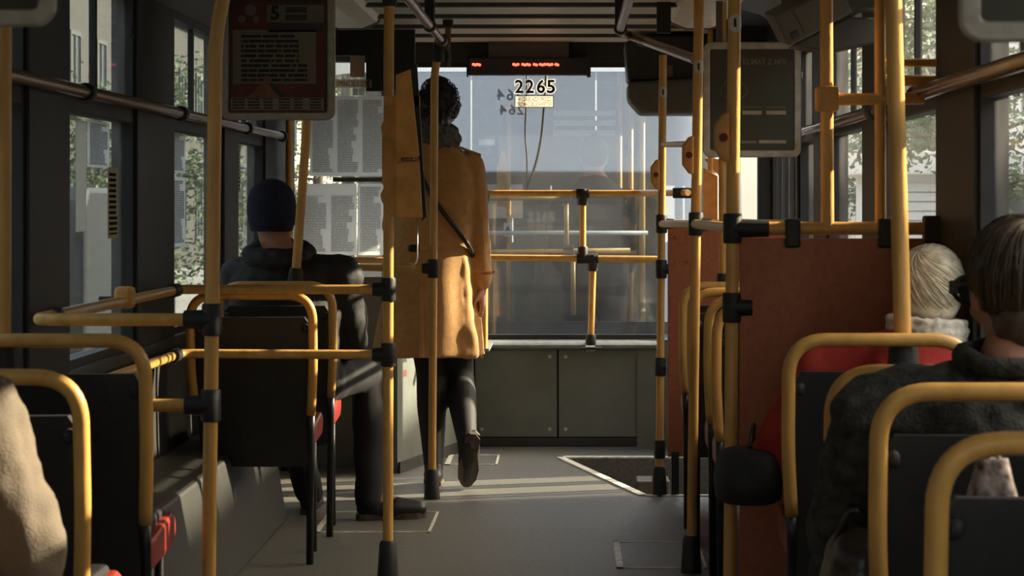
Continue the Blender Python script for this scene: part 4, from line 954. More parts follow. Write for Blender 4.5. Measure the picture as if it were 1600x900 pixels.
mb.capsule((-0.60, 9.95, 0.92), 0.125, (-0.54, 9.95, 0.92), 0.125)
mb.capsule(RL[2], 0.041, (-0.424, 9.852, 0.06), 0.034); mb.capsule(LL[2], 0.041, (-0.575, 10.06, 0.04), 0.034)
remesh('tights', mb, 'tights', w, 0.009, 5)
# shoes: the left one stands on the floor, the right one is tipped on its toe, sole to the viewer
def shoe(parent, ankle, heel, toe, up, m='shoe_dark', width=0.036, sole=True):
    ankle, heel, toe, up = map(Vector, (ankle, heel, toe, up)); d = (toe-heel).normalized(); u = (up-d*up.dot(d)).normalized(); sd_ = d.cross(u); ln = (toe-heel).length
    mb = MB(); mb.capsule(heel+u*0.040+d*0.035, 0.036, heel+u*0.036+d*ln*0.55, width+0.004); mb.capsule(heel+u*0.036+d*ln*0.55, width+0.003, heel+u*0.028+d*(ln-0.035), width-0.006); mb.capsule(heel+u*0.04+d*0.04, 0.037, ankle+u*0.01, 0.042)
    o = remesh('shoe', mb, m, parent, 0.007, 4)
    mb = MB(); prof = []
    for t, ww in ((0, 0.014), (0.03, 0.030), (0.12, 0.034), (0.38, 0.029), (0.66, 0.043), (0.85, 0.038), (0.96, 0.022), (1.0, 0.008)): prof.append((t*ln, ww))
    pl = [heel+d*a+sd_*b-u*0.002 for a, b in prof]+[heel+d*a-sd_*b-u*0.002 for a, b in reversed(prof)]
    mb.prism(pl, u*0.020); mb.prism([heel+d*a+sd_*b-u*0.012 for a, b in ((0.0, 0.012), (0.02, 0.029), (0.065, 0.032))]+[heel+d*a-sd_*b-u*0.012 for a, b in ((0.065, 0.032), (0.02, 0.029), (0.0, 0.012))], u*0.012)
    build('sole', mb, 'shoe_sole', o)
shoe(w, RL[2], (-0.398, 9.765, 0.245), (-0.430, 9.835, 0.014), (-0.1, 1, 0.3), width=0.042)
shoe(w, LL[2], (-0.568, 9.885, 0.013), (-0.580, 10.125, 0.003), (0, 0, 1), width=0.04)
# coat
mb = MB(); prof = [(0.552, -0.597, 0.232, 0.185, 0.055), (0.62, -0.594, 0.222, 0.178, 0.050), (0.75, -0.588, 0.200, 0.165, 0.040), (0.88, -0.580, 0.182, 0.150, 0.026), (1.00, -0.574, 0.166, 0.135, 0.012), (1.10, -0.570, 0.162, 0.130, 0.004),
                    (1.22, -0.564, 0.170, 0.130, 0), (1.32, -0.560, 0.172, 0.118, 0), (1.385, -0.558, 0.150, 0.100, 0), (1.415, -0.557, 0.100, 0.085, 0), (1.445, -0.556, 0.068, 0.075, 0)]
mb.loft([ring(cx, 9.95, z, hx, hy, 72, f, 8, 0.6) for z, cx, hx, hy, f in prof])
mb.capsule(RA[0], 0.068, RA[1], 0.060); mb.capsule(RA[1], 0.060, (-0.374, 9.957, 0.875), 0.047); mb.capsule(LA[0], 0.068, LA[1], 0.060); mb.capsule(LA[1], 0.060, (-0.678, 10.20, 1.083), 0.047)
coat = remesh('coat', mb, 'coat_tan', w, 0.009, 3, disp=lambda p: 0.009*noise.noise(Vector((p.x*9, p.y*9, p.z*5)))+(0.006*noise.noise(Vector((p.x*24, p.y*24, p.z*16))) if p.x > -0.44 and p.z < 1.2 else 0.0))
mb = MB(); mb.prism([(-0.618, 9.815, 0.96), (-0.610, 9.815, 0.96), (-0.600, 9.755, 0.556), (-0.622, 9.755, 0.556)], (0, 0.02, 0)); build('back_vent', mb, 'coat_tan', coat, bevel=0.003)
mb = MB(); mb.tube([(-0.374+0.050*math.cos(a), 9.957+0.050*math.sin(a), 0.905) for a in [2*PI*k/20 for k in range(21)]], 0.006, 8); build('cuff_strap', mb, 'coat_tan', coat, smooth=True)
mb = MB(); mb.ell((-0.322, 9.945, 0.905), (0.006, 0.008, 0.008), nu=10, nv=8); build('cuff_button', mb, 'ink_brown', coat, smooth=True)
mb = MB()
for s_ in (-1, 1): mb.prism([(-0.557+s_*0.045, 9.90, 1.440), (-0.557+s_*0.185, 9.93, 1.388), (-0.557+s_*0.185, 9.97, 1.388), (-0.557+s_*0.045, 9.99, 1.440)], (0, 0, 0.012))
build('shoulder_tabs', mb, 'coat_tan', coat, bevel=0.004)
mb = MB(); strap = [(-0.655, 9.93, 1.405), (-0.640, 9.845, 1.36), (-0.59, 9.812, 1.25), (-0.52, 9.806, 1.15), (-0.455, 9.822, 1.07), (-0.41, 9.86, 1.00), (-0.405, 9.95, 0.96)]
sp_ = fillet(strap, 0.05); mb.tube(sp_, 0.011, 8); build('bag_strap', mb, 'leather', w, smooth=True)
mb = MB(); mb.tube([(-0.556+0.068*math.cos(a), 9.955+0.074*math.sin(a), 1.462+0.012*math.sin(2*a)) for a in [2*PI*k/28 for k in range(29)]], 0.034, 12)
mb.tube([(-0.556+0.066*math.cos(a), 9.955+0.072*math.sin(a), 1.495+0.010*math.sin(3*a)) for a in [2*PI*k/28 for k in range(29)]], 0.026, 12)
remesh('scarf', mb, 'scarf', w, 0.007, 2, disp=wrinkle(0.010, 38))
hc = Vector((-0.553, 9.955, 1.612)); mb = MB(); mb.ell(hc, (0.080, 0.098, 0.100)); mb.ell(hc+Vector((-0.01, -0.03, -0.075)), (0.062, 0.060, 0.055)); hair = remesh('hair', mb, 'hair_black', w, 0.008, 2, disp=wrinkle(0.014, 40))
mb = MB()
for i in range(420):
    a, b = random.uniform(0, 2*PI), random.uniform(-0.55, PI/2); nv = Vector((math.cos(b)*math.cos(a), math.cos(b)*math.sin(a), math.sin(b)))
    if nv.y > 0.45 and nv.z < 0.55: continue
    c = hc+Vector((nv.x*0.079, nv.y*0.097, nv.z*0.099)); t1 = nv.orthogonal().normalized(); t1 = (Matrix.Rotation(random.uniform(0, 6.28), 3, nv) @ t1); rr_ = random.uniform(0.006, 0.014)
    t2 = nv.cross(t1); mb.tube([c+nv*(rr_*math.sin(q)+rr_*0.35)+t1*rr_*math.cos(q)+t2*0.004*q for q in [0.65*j for j in range(8)]], 0.0016, 4, cap=False)
build('curls', mb, 'hair_black', hair, smooth=True)

def seated(label, hip, chest, neck, head, yaw, pitch, sh, arms, legs, jm, tm, k=1.0, bulk=1.0, wr=(0.012, 9), kind_body='skin', shoe_m='shoe_dark', hands=True, jvox=0.012):
    """sitting figure: one continuous body, jacket, trousers and shoes as its clothing"""
    hip, chest, neck = Vector(hip), Vector(chest), Vector(neck)
    e = thing('person', label, 'person', (hip.x, hip.y, 0)); mb = MB()
    L_, R_ = head_shapes(mb, head, yaw, pitch, k, neck)
    mb.capsule(hip, 0.12*bulk, chest, 0.115*bulk); mb.capsule(chest, 0.105, neck, 0.055)
    for s_, A in zip((-1, 1), arms):
        mb.capsule(chest+Vector((0, 0, 0.06)), 0.07, A[0], 0.048); mb.capsule(A[0], 0.045, A[1], 0.038); mb.capsule(A[1], 0.038, A[2], 0.027)
        hand_shapes(mb, A[2], Vector(A[2])-Vector(A[1]), (0, 0, -1), thumb=-s_, curl=0.5)
    for G in legs: mb.capsule(G[0], 0.085, G[1], 0.055); mb.capsule(G[1], 0.055, G[2], 0.036); mb.capsule(G[2], 0.034, Vector(G[3])+Vector((0, 0, 0.035)), 0.026)
    remesh('body', mb, kind_body, e, 0.008, 4); eyes(e, L_, k)
    mb = MB(); b = bulk
    lo = hip+Vector((0, 0, -0.03)); n_ = 36
    prof = [(0.0, 0.175, 0.140), (0.25, 0.180, 0.145), (0.6, 0.190, 0.145), (0.88, 0.180, 0.130), (1.05, 0.125, 0.105), (1.16, 0.075, 0.075)]
    rings_ = []
    for t, hx, hy in prof:
        c = lo.lerp(neck, t/1.16); rings_.append(ring(c.x, c.y, c.z, hx*b, hy*b, n_))
    mb.loft(rings_)
    for A in arms: mb.capsule(chest.lerp(neck, 0.55), 0.085*b, A[0], 0.070*b); mb.capsule(A[0], 0.074*b, A[1], 0.062*b); mb.capsule(A[1], 0.060*b, Vector(A[1]).lerp(Vector(A[2]), 0.93), 0.044*b)
    jk = remesh('jacket', mb, jm, e, jvox, 5, disp=lambda p: wr[0]*noise.noise(p*wr[1])+wr[0]*0.5*noise.noise(p*wr[1]*2.7))
    mb = MB()
    for G in legs: mb.capsule(G[0], 0.094, G[1], 0.068); mb.capsule(G[1], 0.068, Vector(G[2])-Vector((0, 0, 0.01)), 0.054)
    mb.capsule(legs[0][0], 0.11, legs[1][0], 0.11)
    remesh('trousers', mb, tm, e, 0.012, 4, disp=wrinkle(0.010, 12))
    for G in legs:
        d = (Vector(G[3])-Vector(G[2])); d.z = 0; d.normalize(); hl = Vector((G[2][0], G[2][1], G[3][2]))-d*0.05; shoe(e, G[2], hl, hl+d*0.27, (0, 0, 1), m=shoe_m, width=0.042)
    return e, L_, R_, jk
# --- man in the beanie, left
mx = -1.02; hp = (mx, 8.66, 0.56)
e, L_, R_, jk = seated('seated man in a dark navy beanie and black jacket, seen from behind', hp, (mx, 8.63, 0.86), (-1.06, 8.62, 1.03), (-1.085, 8.63, 1.145), 0.05, 0.0, None,
    [[(mx-0.175, 8.63, 0.93), (mx-0.20, 8.75, 0.68), (mx-0.06, 8.98, 0.62)], [(mx+0.185, 8.63, 0.93), (mx+0.215, 8.75, 0.68), (mx+0.10, 8.99, 0.62)]],
    [[(mx-0.09, 8.68, 0.55), (mx-0.09, 9.12, 0.56), (mx+0.02, 9.10, 0.09), (mx+0.02, 9.3, 0.005)], [(mx+0.09, 8.68, 0.55), (-0.77, 9.06, 0.54), (-0.755, 8.93, 0.085), (-0.60, 8.97, 0.005)]], 'jacket_black', 'trousers', bulk=1.07, wr=(0.014, 8))
hc = Vector((-1.085, 8.622, 1.180)); mb = MB()
mb.loft([[hc+Vector((rx*math.cos(a)*(1+0.004*math.cos(22*a)), (rx*1.14)*math.sin(a)*(1+0.004*math.cos(22*a)), z)) for a in [2*PI*i/66 for i in range(66)]]
         for rx, z in ((0.070, -0.088), (0.077, -0.084), (0.085, -0.055), (0.0895, -0.025), (0.090, 0.005), (0.086, 0.035), (0.077, 0.060), (0.062, 0.080), (0.043, 0.094), (0.020, 0.102), (0.004, 0.104))])
build('beanie', mb, 'beanie', e, smooth=True)
mb = MB(); mb.tube([(-1.06+0.098*math.cos(a), 8.615+0.088*math.sin(a), 1.006+0.022*math.sin(a)) for a in [2*PI*i/30 for i in range(31)]], 0.040, 12)
remesh('hood', mb, 'jacket_black', jk, 0.010, 2, disp=wrinkle(0.014, 18))

# --- white-haired woman, right
lx = 0.72; hx_ = 0.832
e, L_, R_, jk = seated('seated woman with white hair and a red jacket, behind the thick pole', (lx, 5.50, 0.54), (lx+0.02, 5.47, 0.75), (hx_-0.03, 5.45, 0.905), (hx_, 5.47, 0.995), -0.10, -0.1, None,
    [[(lx-0.150, 5.47, 0.81), (lx-0.235, 5.50, 0.61), (lx-0.275, 5.68, 0.585)], [(lx+0.125, 5.47, 0.81), (lx+0.13, 5.56, 0.62), (lx+0.06, 5.74, 0.60)]],
    [[(lx-0.08, 5.50, 0.53), (lx-0.09, 5.82, 0.53), (lx-0.09, 5.74, 0.09), (lx-0.09, 5.86, 0.005)], [(lx+0.08, 5.50, 0.53), (lx+0.09, 5.82, 0.53), (lx+0.09, 5.74, 0.09), (lx+0.09, 5.86, 0.005)]], 'jacket_red', 'trousers', k=0.90, bulk=0.93)
hc = Vector((hx_, 5.462, 1.018)); mb = MB(); mb.ell(hc, (0.080, 0.092, 0.080)); mb.ell(hc+Vector((-0.004, -0.008, -0.05)), (0.074, 0.072, 0.062)); hr = remesh('hair', mb, 'hair_white', e, 0.007, 3, disp=wrinkle(0.006, 22))
mb = MB(); strands(mb, hc+Vector((0, 0, -0.012)), (0.079, 0.090, 0.092), Matrix.Identity(3), 520, 0.5, 2.15, swirl=0.9, rad=0.0028, lift=0.05, crown=(-0.35, -0.35, 0.87)); build('hair_strands', mb, 'hair_white', hr, smooth=True)
mb = MB()
for k in range(90):
    a = 2*PI*k/90; c = Vector((hx_-0.008+0.080*math.cos(a), 5.452+0.082*math.sin(a), 0.905-0.006*math.cos(a)))
    for j in range(3):
        q = c+Vector((random.uniform(-0.008, 0.008), random.uniform(-0.008, 0.008), 0.020-0.020*j)); mb.ell(q, (0.013, 0.013, 0.011), nu=8, nv=6)
remesh('lace_collar', mb, 'lace', jk, 0.006, 1, disp=wrinkle(0.005, 70))

hb = thing('handbag', 'black handbag held at the aisle by the white-haired woman', 'bag', (0.42, 5.50, 0.49))
mb = MB(); mb.loft([ring(0.415, 5.50, z, a, b, 28, 0.02, 5) for z, a, b in ((0.505, 0.062, 0.09), (0.512, 0.076, 0.105), (0.555, 0.080, 0.11), (0.595, 0.076, 0.10), (0.618, 0.066, 0.085), (0.626, 0.050, 0.07))]); build('pouch', mb, 'jacket_black', hb, smooth=True)
mb = MB(); mb.tube(fillet([(0.415, 5.46, 0.635), (0.43, 5.54, 0.69), (0.435, 5.62, 0.62)], 0.03), 0.006, 8); build('handle', mb, 'leather', hb, smooth=True)

# --- man with brown hair and dark tweed jacket, right
bx_ = 0.70
hd = (0.772, 4.06, 1.045)
e, L_, R_, jk = seated('seated man with short brown hair, glasses and a dark tweed jacket at the right edge', (bx_, 4.06, 0.55), (bx_+0.01, 4.02, 0.76), (0.752, 4.02, 0.925), hd, 0.20, -0.05, None,
    [[(bx_-0.185, 4.03, 0.83), (bx_-0.225, 4.10, 0.62), (bx_-0.08, 4.28, 0.60)], [(bx_+0.145, 4.03, 0.83), (bx_+0.145, 4.12, 0.62), (bx_+0.05, 4.28, 0.60)]],
    [[(bx_-0.09, 4.06, 0.54), (bx_-0.20, 4.30, 0.535), (bx_-0.21, 4.27, 0.09), (bx_-0.26, 4.36, 0.005)], [(bx_+0.08, 4.06, 0.54), (bx_+0.0, 4.30, 0.53), (bx_+0.0, 4.26, 0.09), (bx_-0.03, 4.37, 0.005)]], 'jacket_tweed', 'trousers', k=1.02, bulk=1.08, wr=(0.018, 11), jvox=0.010)
Rh = rotz(0.20); hc = Vector(hd)+Vector((0, -0.012, 0.036)); mb = MB()
mb.ell(hc, (0.086, 0.106, 0.098), Euler((0, 0, 0.20))); mb.ell(hc+Rh @ Vector((0, -0.035, -0.080)), (0.064, 0.062, 0.072), Euler((0, 0, 0.20)))
hr = remesh('hair', mb, 'hair_brown', e, 0.008, 3, disp=wrinkle(0.007, 26))
mb = MB(); strands(mb, hc+Vector((0, 0, -0.008)), (0.087, 0.107, 0.100), Rh, 900, 0.7, 2.25, swirl=0.35, rad=0.0022, lift=0.07, crown=(0.1, -0.35, 0.9)); build('hair_strands', mb, 'hair_brown', hr, smooth=True)
gl = MB(); gl.tube([L_(-0.083, -0.01, 0.012), L_(-0.086, 0.04, 0.014), L_(-0.080, 0.108, 0.012)], 0.004, 8); gl.tube([L_(0.083, -0.01, 0.012), L_(0.086, 0.04, 0.014), L_(0.080, 0.108, 0.012)], 0.004, 8)
for s_ in (-1, 1):
    gl.tube([L_(s_*0.040+0.038*math.cos(a), 0.112+0.004*math.cos(a)**2*-1, 0.006+0.024*math.sin(a)) for a in [2*PI*k/20 for k in range(21)]], 0.0045, 8)
gl.tube([L_(-0.006, 0.116, 0.012), L_(0.006, 0.116, 0.012)], 0.004, 8)
g_ = build('glasses', gl, 'rubber', e, smooth=True)
for s_ in (-1, 1):
    mb = MB(); mb.tube([L_(s_*0.040, 0.110, 0.006), L_(s_*0.040, 0.112, 0.006)], 0.028, 16); build('lens', mb, 'pane_dark', g_)
mb = MB(); mb.obox(L_(-0.083, 0.088, 0.010), R_ @ Vector((0.003, 0, 0)), R_ @ Vector((0, 0.022, 0)), R_ @ Vector((0, 0, 0.012))); build('side_shield', mb, 'rubber', g_, bevel=0.003)
mb = MB(); mb.tube([(0.755+0.085*math.cos(a), 4.02+0.090*math.sin(a), 0.935+0.012*math.sin(a)) for a in [2*PI*i/30 for i in range(31)]], 0.020, 12); remesh('collar', mb, 'jacket_tweed', jk, 0.009, 2, disp=wrinkle(0.008, 25))
# things he carries: leather bag in the aisle seat side, floral bag behind him
lb_ = thing('shoulder_bag', 'dark leather bag beside the man with brown hair, at the aisle', 'bag', (0.50, 4.0, 0.5))
mb = MB(); mb.ell((0.478, 3.965, 0.565), (0.060, 0.10, 0.085)); mb.ell((0.478, 3.94, 0.60), (0.05, 0.07, 0.06)); remesh('pouch', mb, 'leather', lb_, 0.008, 3, disp=wrinkle(0.012, 20))
mb = MB(); mb.tube(fillet([(0.44, 3.96, 0.62), (0.47, 3.93, 0.70), (0.51, 3.96, 0.62)], 0.03), 0.006, 8); build('handle', mb, 'leather', lb_, smooth=True)
fbg = thing('shopping_bag', 'small floral bag showing under the nearest right seat frame', 'bag', (0.575, 3.40, 0.48))
mb = MB(); mb.loft([ring(0.60, 3.36, z, a, b, 24, 0.05, 5) for z, a, b in ((0.489, 0.06, 0.05), (0.60, 0.075, 0.06), (0.72, 0.055, 0.05), (0.80, 0.030, 0.025), (0.835, 0.022, 0.018))]); build('body', mb, 'bag_floral', fbg, smooth=True)
mb = MB(); mb.tube(fillet([(0.585, 3.36, 0.825), (0.60, 3.36, 0.85), (0.615, 3.36, 0.825)], 0.02), 0.004, 8); build('handle', mb, 'bag_floral', fbg, smooth=True)

# --- passenger in beige at the left edge
px_ = -1.055
e, L_, R_, jk = seated('seated passenger in a beige coat, only the sleeve showing at the lower left edge', (px_, 3.52, 0.55), (px_, 3.50, 0.80), (px_, 3.50, 0.99), (px_, 3.52, 1.11), 0.0, 0.0, None,
    [[(px_-0.165, 3.50, 0.88), (px_-0.17, 3.60, 0.66), (px_-0.05, 3.82, 0.62)], [(px_+0.175, 3.50, 0.88), (px_+0.245, 3.52, 0.66), (px_+0.11, 3.80, 0.62)]],
    [[(px_-0.09, 3.54, 0.54), (px_-0.09, 3.98, 0.54), (px_-0.09, 3.95, 0.09), (px_-0.09, 4.14, 0.005)], [(px_+0.09, 3.54, 0.54), (px_+0.09, 3.98, 0.54), (px_+0.09, 3.95, 0.09), (px_+0.09, 4.14, 0.005)]], 'jacket_beige', 'trousers', bulk=1.08, wr=(0.014, 12))

hc = Vector((px_, 3.505, 1.148)); mb = MB(); mb.ell(hc, (0.084, 0.104, 0.094)); mb.ell(hc+Vector((0, -0.035, -0.075)), (0.064, 0.062, 0.060)); hr = remesh('hair', mb, 'hair_brown', e, 0.008, 3, disp=wrinkle(0.006, 26))
mb = MB(); strands(mb, hc, (0.085, 0.105, 0.097), Matrix.Identity(3), 500, 0.7, 1.9, swirl=0.3, rad=0.0022, lift=0.06); build('hair_strands', mb, 'hair_brown', hr, smooth=True)

# ---------------------------------------------------------------- the coupled tram car in front, seen through the window
TY = 13.0
tc = thing('tram_car', 'blue and white coupled tram car with number 264 in mirror writing, beyond the window', 'tram', (XM, TY, -0.9))
def plan(r, y0, depth, inset=0.0, n=8):
    x0, x1 = XM-1.18+inset, XM+1.18-inset; y = y0+inset; out = []
    for k in range(n+1):
        a = PI-PI/2*k/n if False else PI+PI/2*k/n; out.append((x0+r+r*math.cos(a), y+r+r*math.sin(a)))
    for k in range(n+1):
        a = -PI/2+PI/2*k/n; out.append((x1-r+r*math.cos(a), y+r+r*math.sin(a)))
    return out, depth
def shell(nm, z0, z1, r, y0, y0b, th, m, y_back=TY+7.5):
    """wall band following the rounded tram nose; y0 at the bottom edge, y0b at the top edge (raked)"""
    a, _ = plan(r, y0, 0); b, _ = plan(r, y0b, 0); a2, _ = plan(r-th*0.5, y0, 0, th); b2, _ = plan(r-th*0.5, y0b, 0, th)
    def full(pl, ins): return [(pl[0][0], y_back)]+pl+[(pl[-1][0], y_back)]
    A, B, A2, B2 = full(a, 0), full(b, 0), full(a2, 0), full(b2, 0); n = len(A)
    vs = [(x, y, z0) for x, y in A]+[(x, y, z1) for x, y in B]+[(x, y, z0) for x, y in A2]+[(x, y, z1) for x, y in B2]; fs = []
    for i in range(n-1):
        fs += [(i, i+1, n+i+1, n+i), (2*n+i+1, 2*n+i, 3*n+i, 3*n+i+1), (i+1, i, 2*n+i, 2*n+i+1), (n+i, n+i+1, 3*n+i+1, 3*n+i)]
    return smooth_by_angle(build(nm, MB().add(vs, fs), m, tc), 0.5)
shell('skirt', -0.70, 0.36, 0.5, TY, TY, 0.05, 'tram_blue'); shell('waist_band', 0.36, 0.475, 0.5, TY, TY+0.01, 0.05, 'tram_blue'); shell('windscreen_gasket', 0.475, 0.54, 0.5, TY-0.006, TY+0.005, 0.05, 'rubber')
shell('windscreen', 0.54, 1.93, 0.5, TY+0.005, TY+0.30, 0.008, 'glass_screen', TY+1.0)
shell('roof_band', 1.93, 2.30, 0.5, TY+0.30, TY+0.45, 0.05, 'tram_white')
mb = MB(); mb.box((XM-1.15, TY+0.5, 2.25), (XM+1.15, TY+7.5, 2.32)); build('roof', mb, 'tram_white', tc)
mb = MB(); mb.box((XM-1.13, TY+0.1, -0.04), (XM+1.13, TY+7.5, 0.0)); build('cab_floor', mb, 'tram_floor', tc)
mb = MB(); mb.box((XM-1.15, TY+0.12, 0.0), (0.35, TY+0.45, 0.50)); build('dashboard', mb, 'tram_inside', tc, bevel=0.03)
for (x0, x1) in ((XM-1.12, -0.62), (-0.61, -0.36), (-0.35, -0.12), (-0.11, 0.16), (0.17, 0.55)):
    mb = MB(); mb.box((x0, TY+1.75, 0.0), (x1, TY+1.79, 1.36 if x0 < -0.5 else 1.48)); build('cab_panel', mb, 'tram_inside', tc)
for (x0, x1) in ((XM-1.12, -0.62), (-0.61, 0.16), (0.17, 0.93)):
    mb = MB(); mb.box((x0, TY+1.80, 1.30), (x1, TY+1.84, 2.26)); build('cab_upper_panel', mb, 'tram_inside', tc)
for sgn in (-1, 1):
    for yy in (TY+1.0, TY+2.5, TY+4.0, TY+5.5, TY+7.3):
        mb = MB(); x = XM+sgn*1.13; mb.box((x-0.03, yy, 0.4), (x+0.03, yy+0.22, 2.25)); build('pillar', mb, 'tram_white' if yy < TY+2 and sgn > 0 else 'wall_dark', tc)
mb = MB(); mb.box((XM-1.1, TY+7.45, 0), (XM+1.1, TY+7.5, 0.85)); build('end_wall', mb, 'tram_inside', tc)
for (px, y_, z0, z1, r) in ((795, TY+0.9, 0.1, 2.2, 0.013), (885, TY+1.5, 0.0, 1.2, 0.017), (985, TY+1.1, 0, 2.2, 0.018), (968, TY+1.6, 0, 2.2, 0.016), (1003, TY+0.8, 0.0, 2.2, 0.02)):
    x = (px-VX)/FOC*y_; mb = MB(); mb.tube([(x, y_, z0), (x, y_, z1)], r, 12); build('inner_pole', mb, 'yellow', tc, smooth=True)
mb = MB(); mb.prism([((x-VX)/FOC*(TY+0.88), TY+0.88, CZ-(y-VY)/FOC*(TY+0.88)) for x, y in ((783, 235), (776, 262), (777, 322), (797, 325), (790, 235))], (0, 0.02, 0)); build('guard_reflection', mb, 'yellow_plate', tc)  # window reflection of a yellow guard, built as a solid plate
def tsheet(nm, px0, py0, px1, py1, y_, m):
    k = y_/FOC; mb = MB(); mb.box(((px0-VX)*k, y_, CZ-(py1-VY)*k), ((px1-VX)*k, y_+0.003, CZ-(py0-VY)*k)); return build(nm, mb, m, tc)
tsheet('notice', 760, 288, 817, 341, TY+1.0, 'sticker_white'); tsheet('notice', 868, 300, 886, 350, TY+1.7, 'sticker_white'); tsheet('notice', 787, 348, 800, 369, TY+0.75, 'sticker_white')
tsheet('notice', 748, 218, 773, 227, TY+0.55, 'sticker_white')
mb = MB(); k = (TY+0.749)/FOC; mb.prism([((x-VX)*k, TY+0.749, CZ-(y-VY)*k) for x, y in ((789, 361), (798, 361), (793.5, 352))], (0, -0.002, 0)); build('warning_triangle', mb, 'ink_black', tc)
for ch, px in zip('264', (820, 797, 780)):
    pass
yy_ = TY+0.10
for ch, px in zip('462', (782, 797, 811)):
    k = yy_/FOC; text('numeral', ch, 0.088, ((px-VX)*k, yy_, CZ-(149-VY)*k), 'ink_grey', tc, bold=0.0015, flip=True)
# wiper, mirror-like ring, rail across the other cab
mb = MB(); mb.tube([(-0.62, TY+0.6, 1.02), (0.45, TY+0.6, 1.02)], 0.013, 12); build('cab_rail', mb, 'tram_white', tc, smooth=True)
for i, z in enumerate((1.60, 1.66, 1.72)):
    mb = MB(); mb.box((-0.10, TY+1.4, z), (0.28, TY+1.43, z+0.035)); build('blind_slat', mb, 'tram_white', tc)
kk = (TY+0.30)/FOC
def tp(px, py): return ((px-VX)*kk, TY+0.30, CZ-(py-VY)*kk)
for a, b in ((tp(758, 310), tp(882, 309)), (tp(758, 394), tp(985, 391)), (tp(885, 309), tp(885, 391)), (tp(895, 391), tp(896, 492))):
    mb = MB(); mb.tube([a, b], 0.014, 12); build('guard_rail', mb, 'yellow', tc, smooth=True)
for (x, y) in ((884, 309), (888, 391)):
    a = tp(x, y); mb = MB(); mb.box((a[0]-0.03, a[1]-0.025, a[2]-0.03), (a[0]+0.03, a[1]+0.025, a[2]+0.03)); build('guard_clamp', mb, 'rubber', tc, bevel=0.006)
dp = thing('person', 'dark figure added inside the coupled tram for a reflected person, seen through both windows', 'person', (0.14, TY+0.95, 0))  # solid figure added to stand in for a reflection in the glass
mb = MB(); L_, R_ = head_shapes(mb, (0.145, TY+0.95, 1.47), yaw=-0.3, k=1.0, neck=(0.15, TY+0.95, 1.33))
mb.capsule((0.15, TY+0.95, 1.30), 0.09, (0.15, TY+0.95, 0.9), 0.14); mb.capsule((-0.02, TY+0.95, 1.20), 0.075, (0.32, TY+0.95, 1.20), 0.075)
for s_ in (-1, 1):
    mb.capsule((0.15+s_*0.19, TY+0.95, 1.20), 0.06, (0.15+s_*0.24, TY+0.98, 0.95), 0.05); mb.capsule((0.15+s_*0.24, TY+0.98, 0.95), 0.05, (0.15+s_*0.18, TY+1.10, 0.80), 0.036)
    hand_shapes(mb, (0.15+s_*0.18, TY+1.10, 0.80), (-s_*0.2, 0.8, -0.4), (0, 0, -1), thumb=-s_)
    mb.capsule((0.15+s_*0.09, TY+0.95, 0.88), 0.10, (0.15+s_*0.10, TY+0.97, 0.46), 0.065); mb.capsule((0.15+s_*0.10, TY+0.97, 0.46), 0.06, (0.15+s_*0.10, TY+0.95, 0.07), 0.045); mb.capsule((0.15+s_*0.10, TY+0.95, 0.045), 0.045, (0.15+s_*0.11, TY+1.10, 0.035), 0.035)
bd = remesh('body', mb, 'skin', dp, 0.009, 4); eyes(dp, L_)
mb = MB(); mb.loft([ring(0.15, TY+0.95, z, a, b, 36) for z, a, b in ((0.70, 0.20, 0.16), (1.0, 0.195, 0.15), (1.22, 0.19, 0.13), (1.30, 0.13, 0.11), (1.355, 0.075, 0.08))])
for s_ in (-1, 1): mb.capsule((0.15+s_*0.19, TY+0.95, 1.20), 0.075, (0.15+s_*0.24, TY+0.98, 0.95), 0.062); mb.capsule((0.15+s_*0.24, TY+0.98, 0.95), 0.062, (0.15+s_*0.185, TY+1.08, 0.81), 0.048)
for s_ in (-1, 1): mb.capsule((0.15+s_*0.09, TY+0.95, 0.80), 0.11, (0.15+s_*0.10, TY+0.97, 0.46), 0.08); mb.capsule((0.15+s_*0.10, TY+0.97, 0.46), 0.08, (0.15+s_*0.10, TY+0.95, 0.09), 0.06)
remesh('overall', mb, 'jacket_black', dp, 0.012, 4, disp=wrinkle(0.01, 10))
mb = MB(); mb.ell((0.145, TY+0.93, 1.495), (0.086, 0.106, 0.10), Euler((0, 0, -0.3))); build('hair', mb, 'hair_black', dp, smooth=True)

# ---------------------------------------------------------------- street outside
GZ = -0.9
mb = MB(); mb.box((-60, -30, GZ-0.2), (60, 260, GZ)); tag(build('ground', mb, 'asphalt'), 'grey street surface outside the tram', 'street', kind='structure')
mb = MB(); mb.box((4.6, -30, GZ), (11.5, 260, GZ+0.12)); tag(build('pavement', mb, 'pavement'), 'pale pavement on the right of the street', 'pavement', kind='structure')
mb = MB(); mb.box((-11.5, -30, GZ), (-6.8, 260, GZ+0.12)); tag(build('pavement', mb, 'pavement'), 'pale pavement on the left of the street', 'pavement', kind='structure')
WM = {}
def facade_window(side):
    if side in WM: return WM[side]
    a = MB(); w_, h_, t = 0.60, 0.95, 0.09
    a.box((0, -w_, -h_), (side*-0.06, -w_+t, h_)).box((0, w_-t, -h_), (side*-0.06, w_, h_)).box((0, -w_+t, h_-t), (side*-0.06, w_-t, h_)).box((0, -w_+t, -h_), (side*-0.06, w_-t, -h_+t)).box((0, -t/3, -h_+t), (side*-0.05, t/3, h_-t)).box((0, -w_-0.08, -h_-0.10), (side*-0.16, w_+0.08, -h_))
    f = a.mesh('window'); f.materials.append(MATS['frame_white' if side > 0 else 'frame_grey']); b = MB(); b.box((side*0.02, -w_+t, -h_+t), (side*-0.02, w_-t, h_-t)); g = b.mesh('pane'); g.materials.append(MATS['pane_dark']); WM[side] = (f, g); return WM[side]
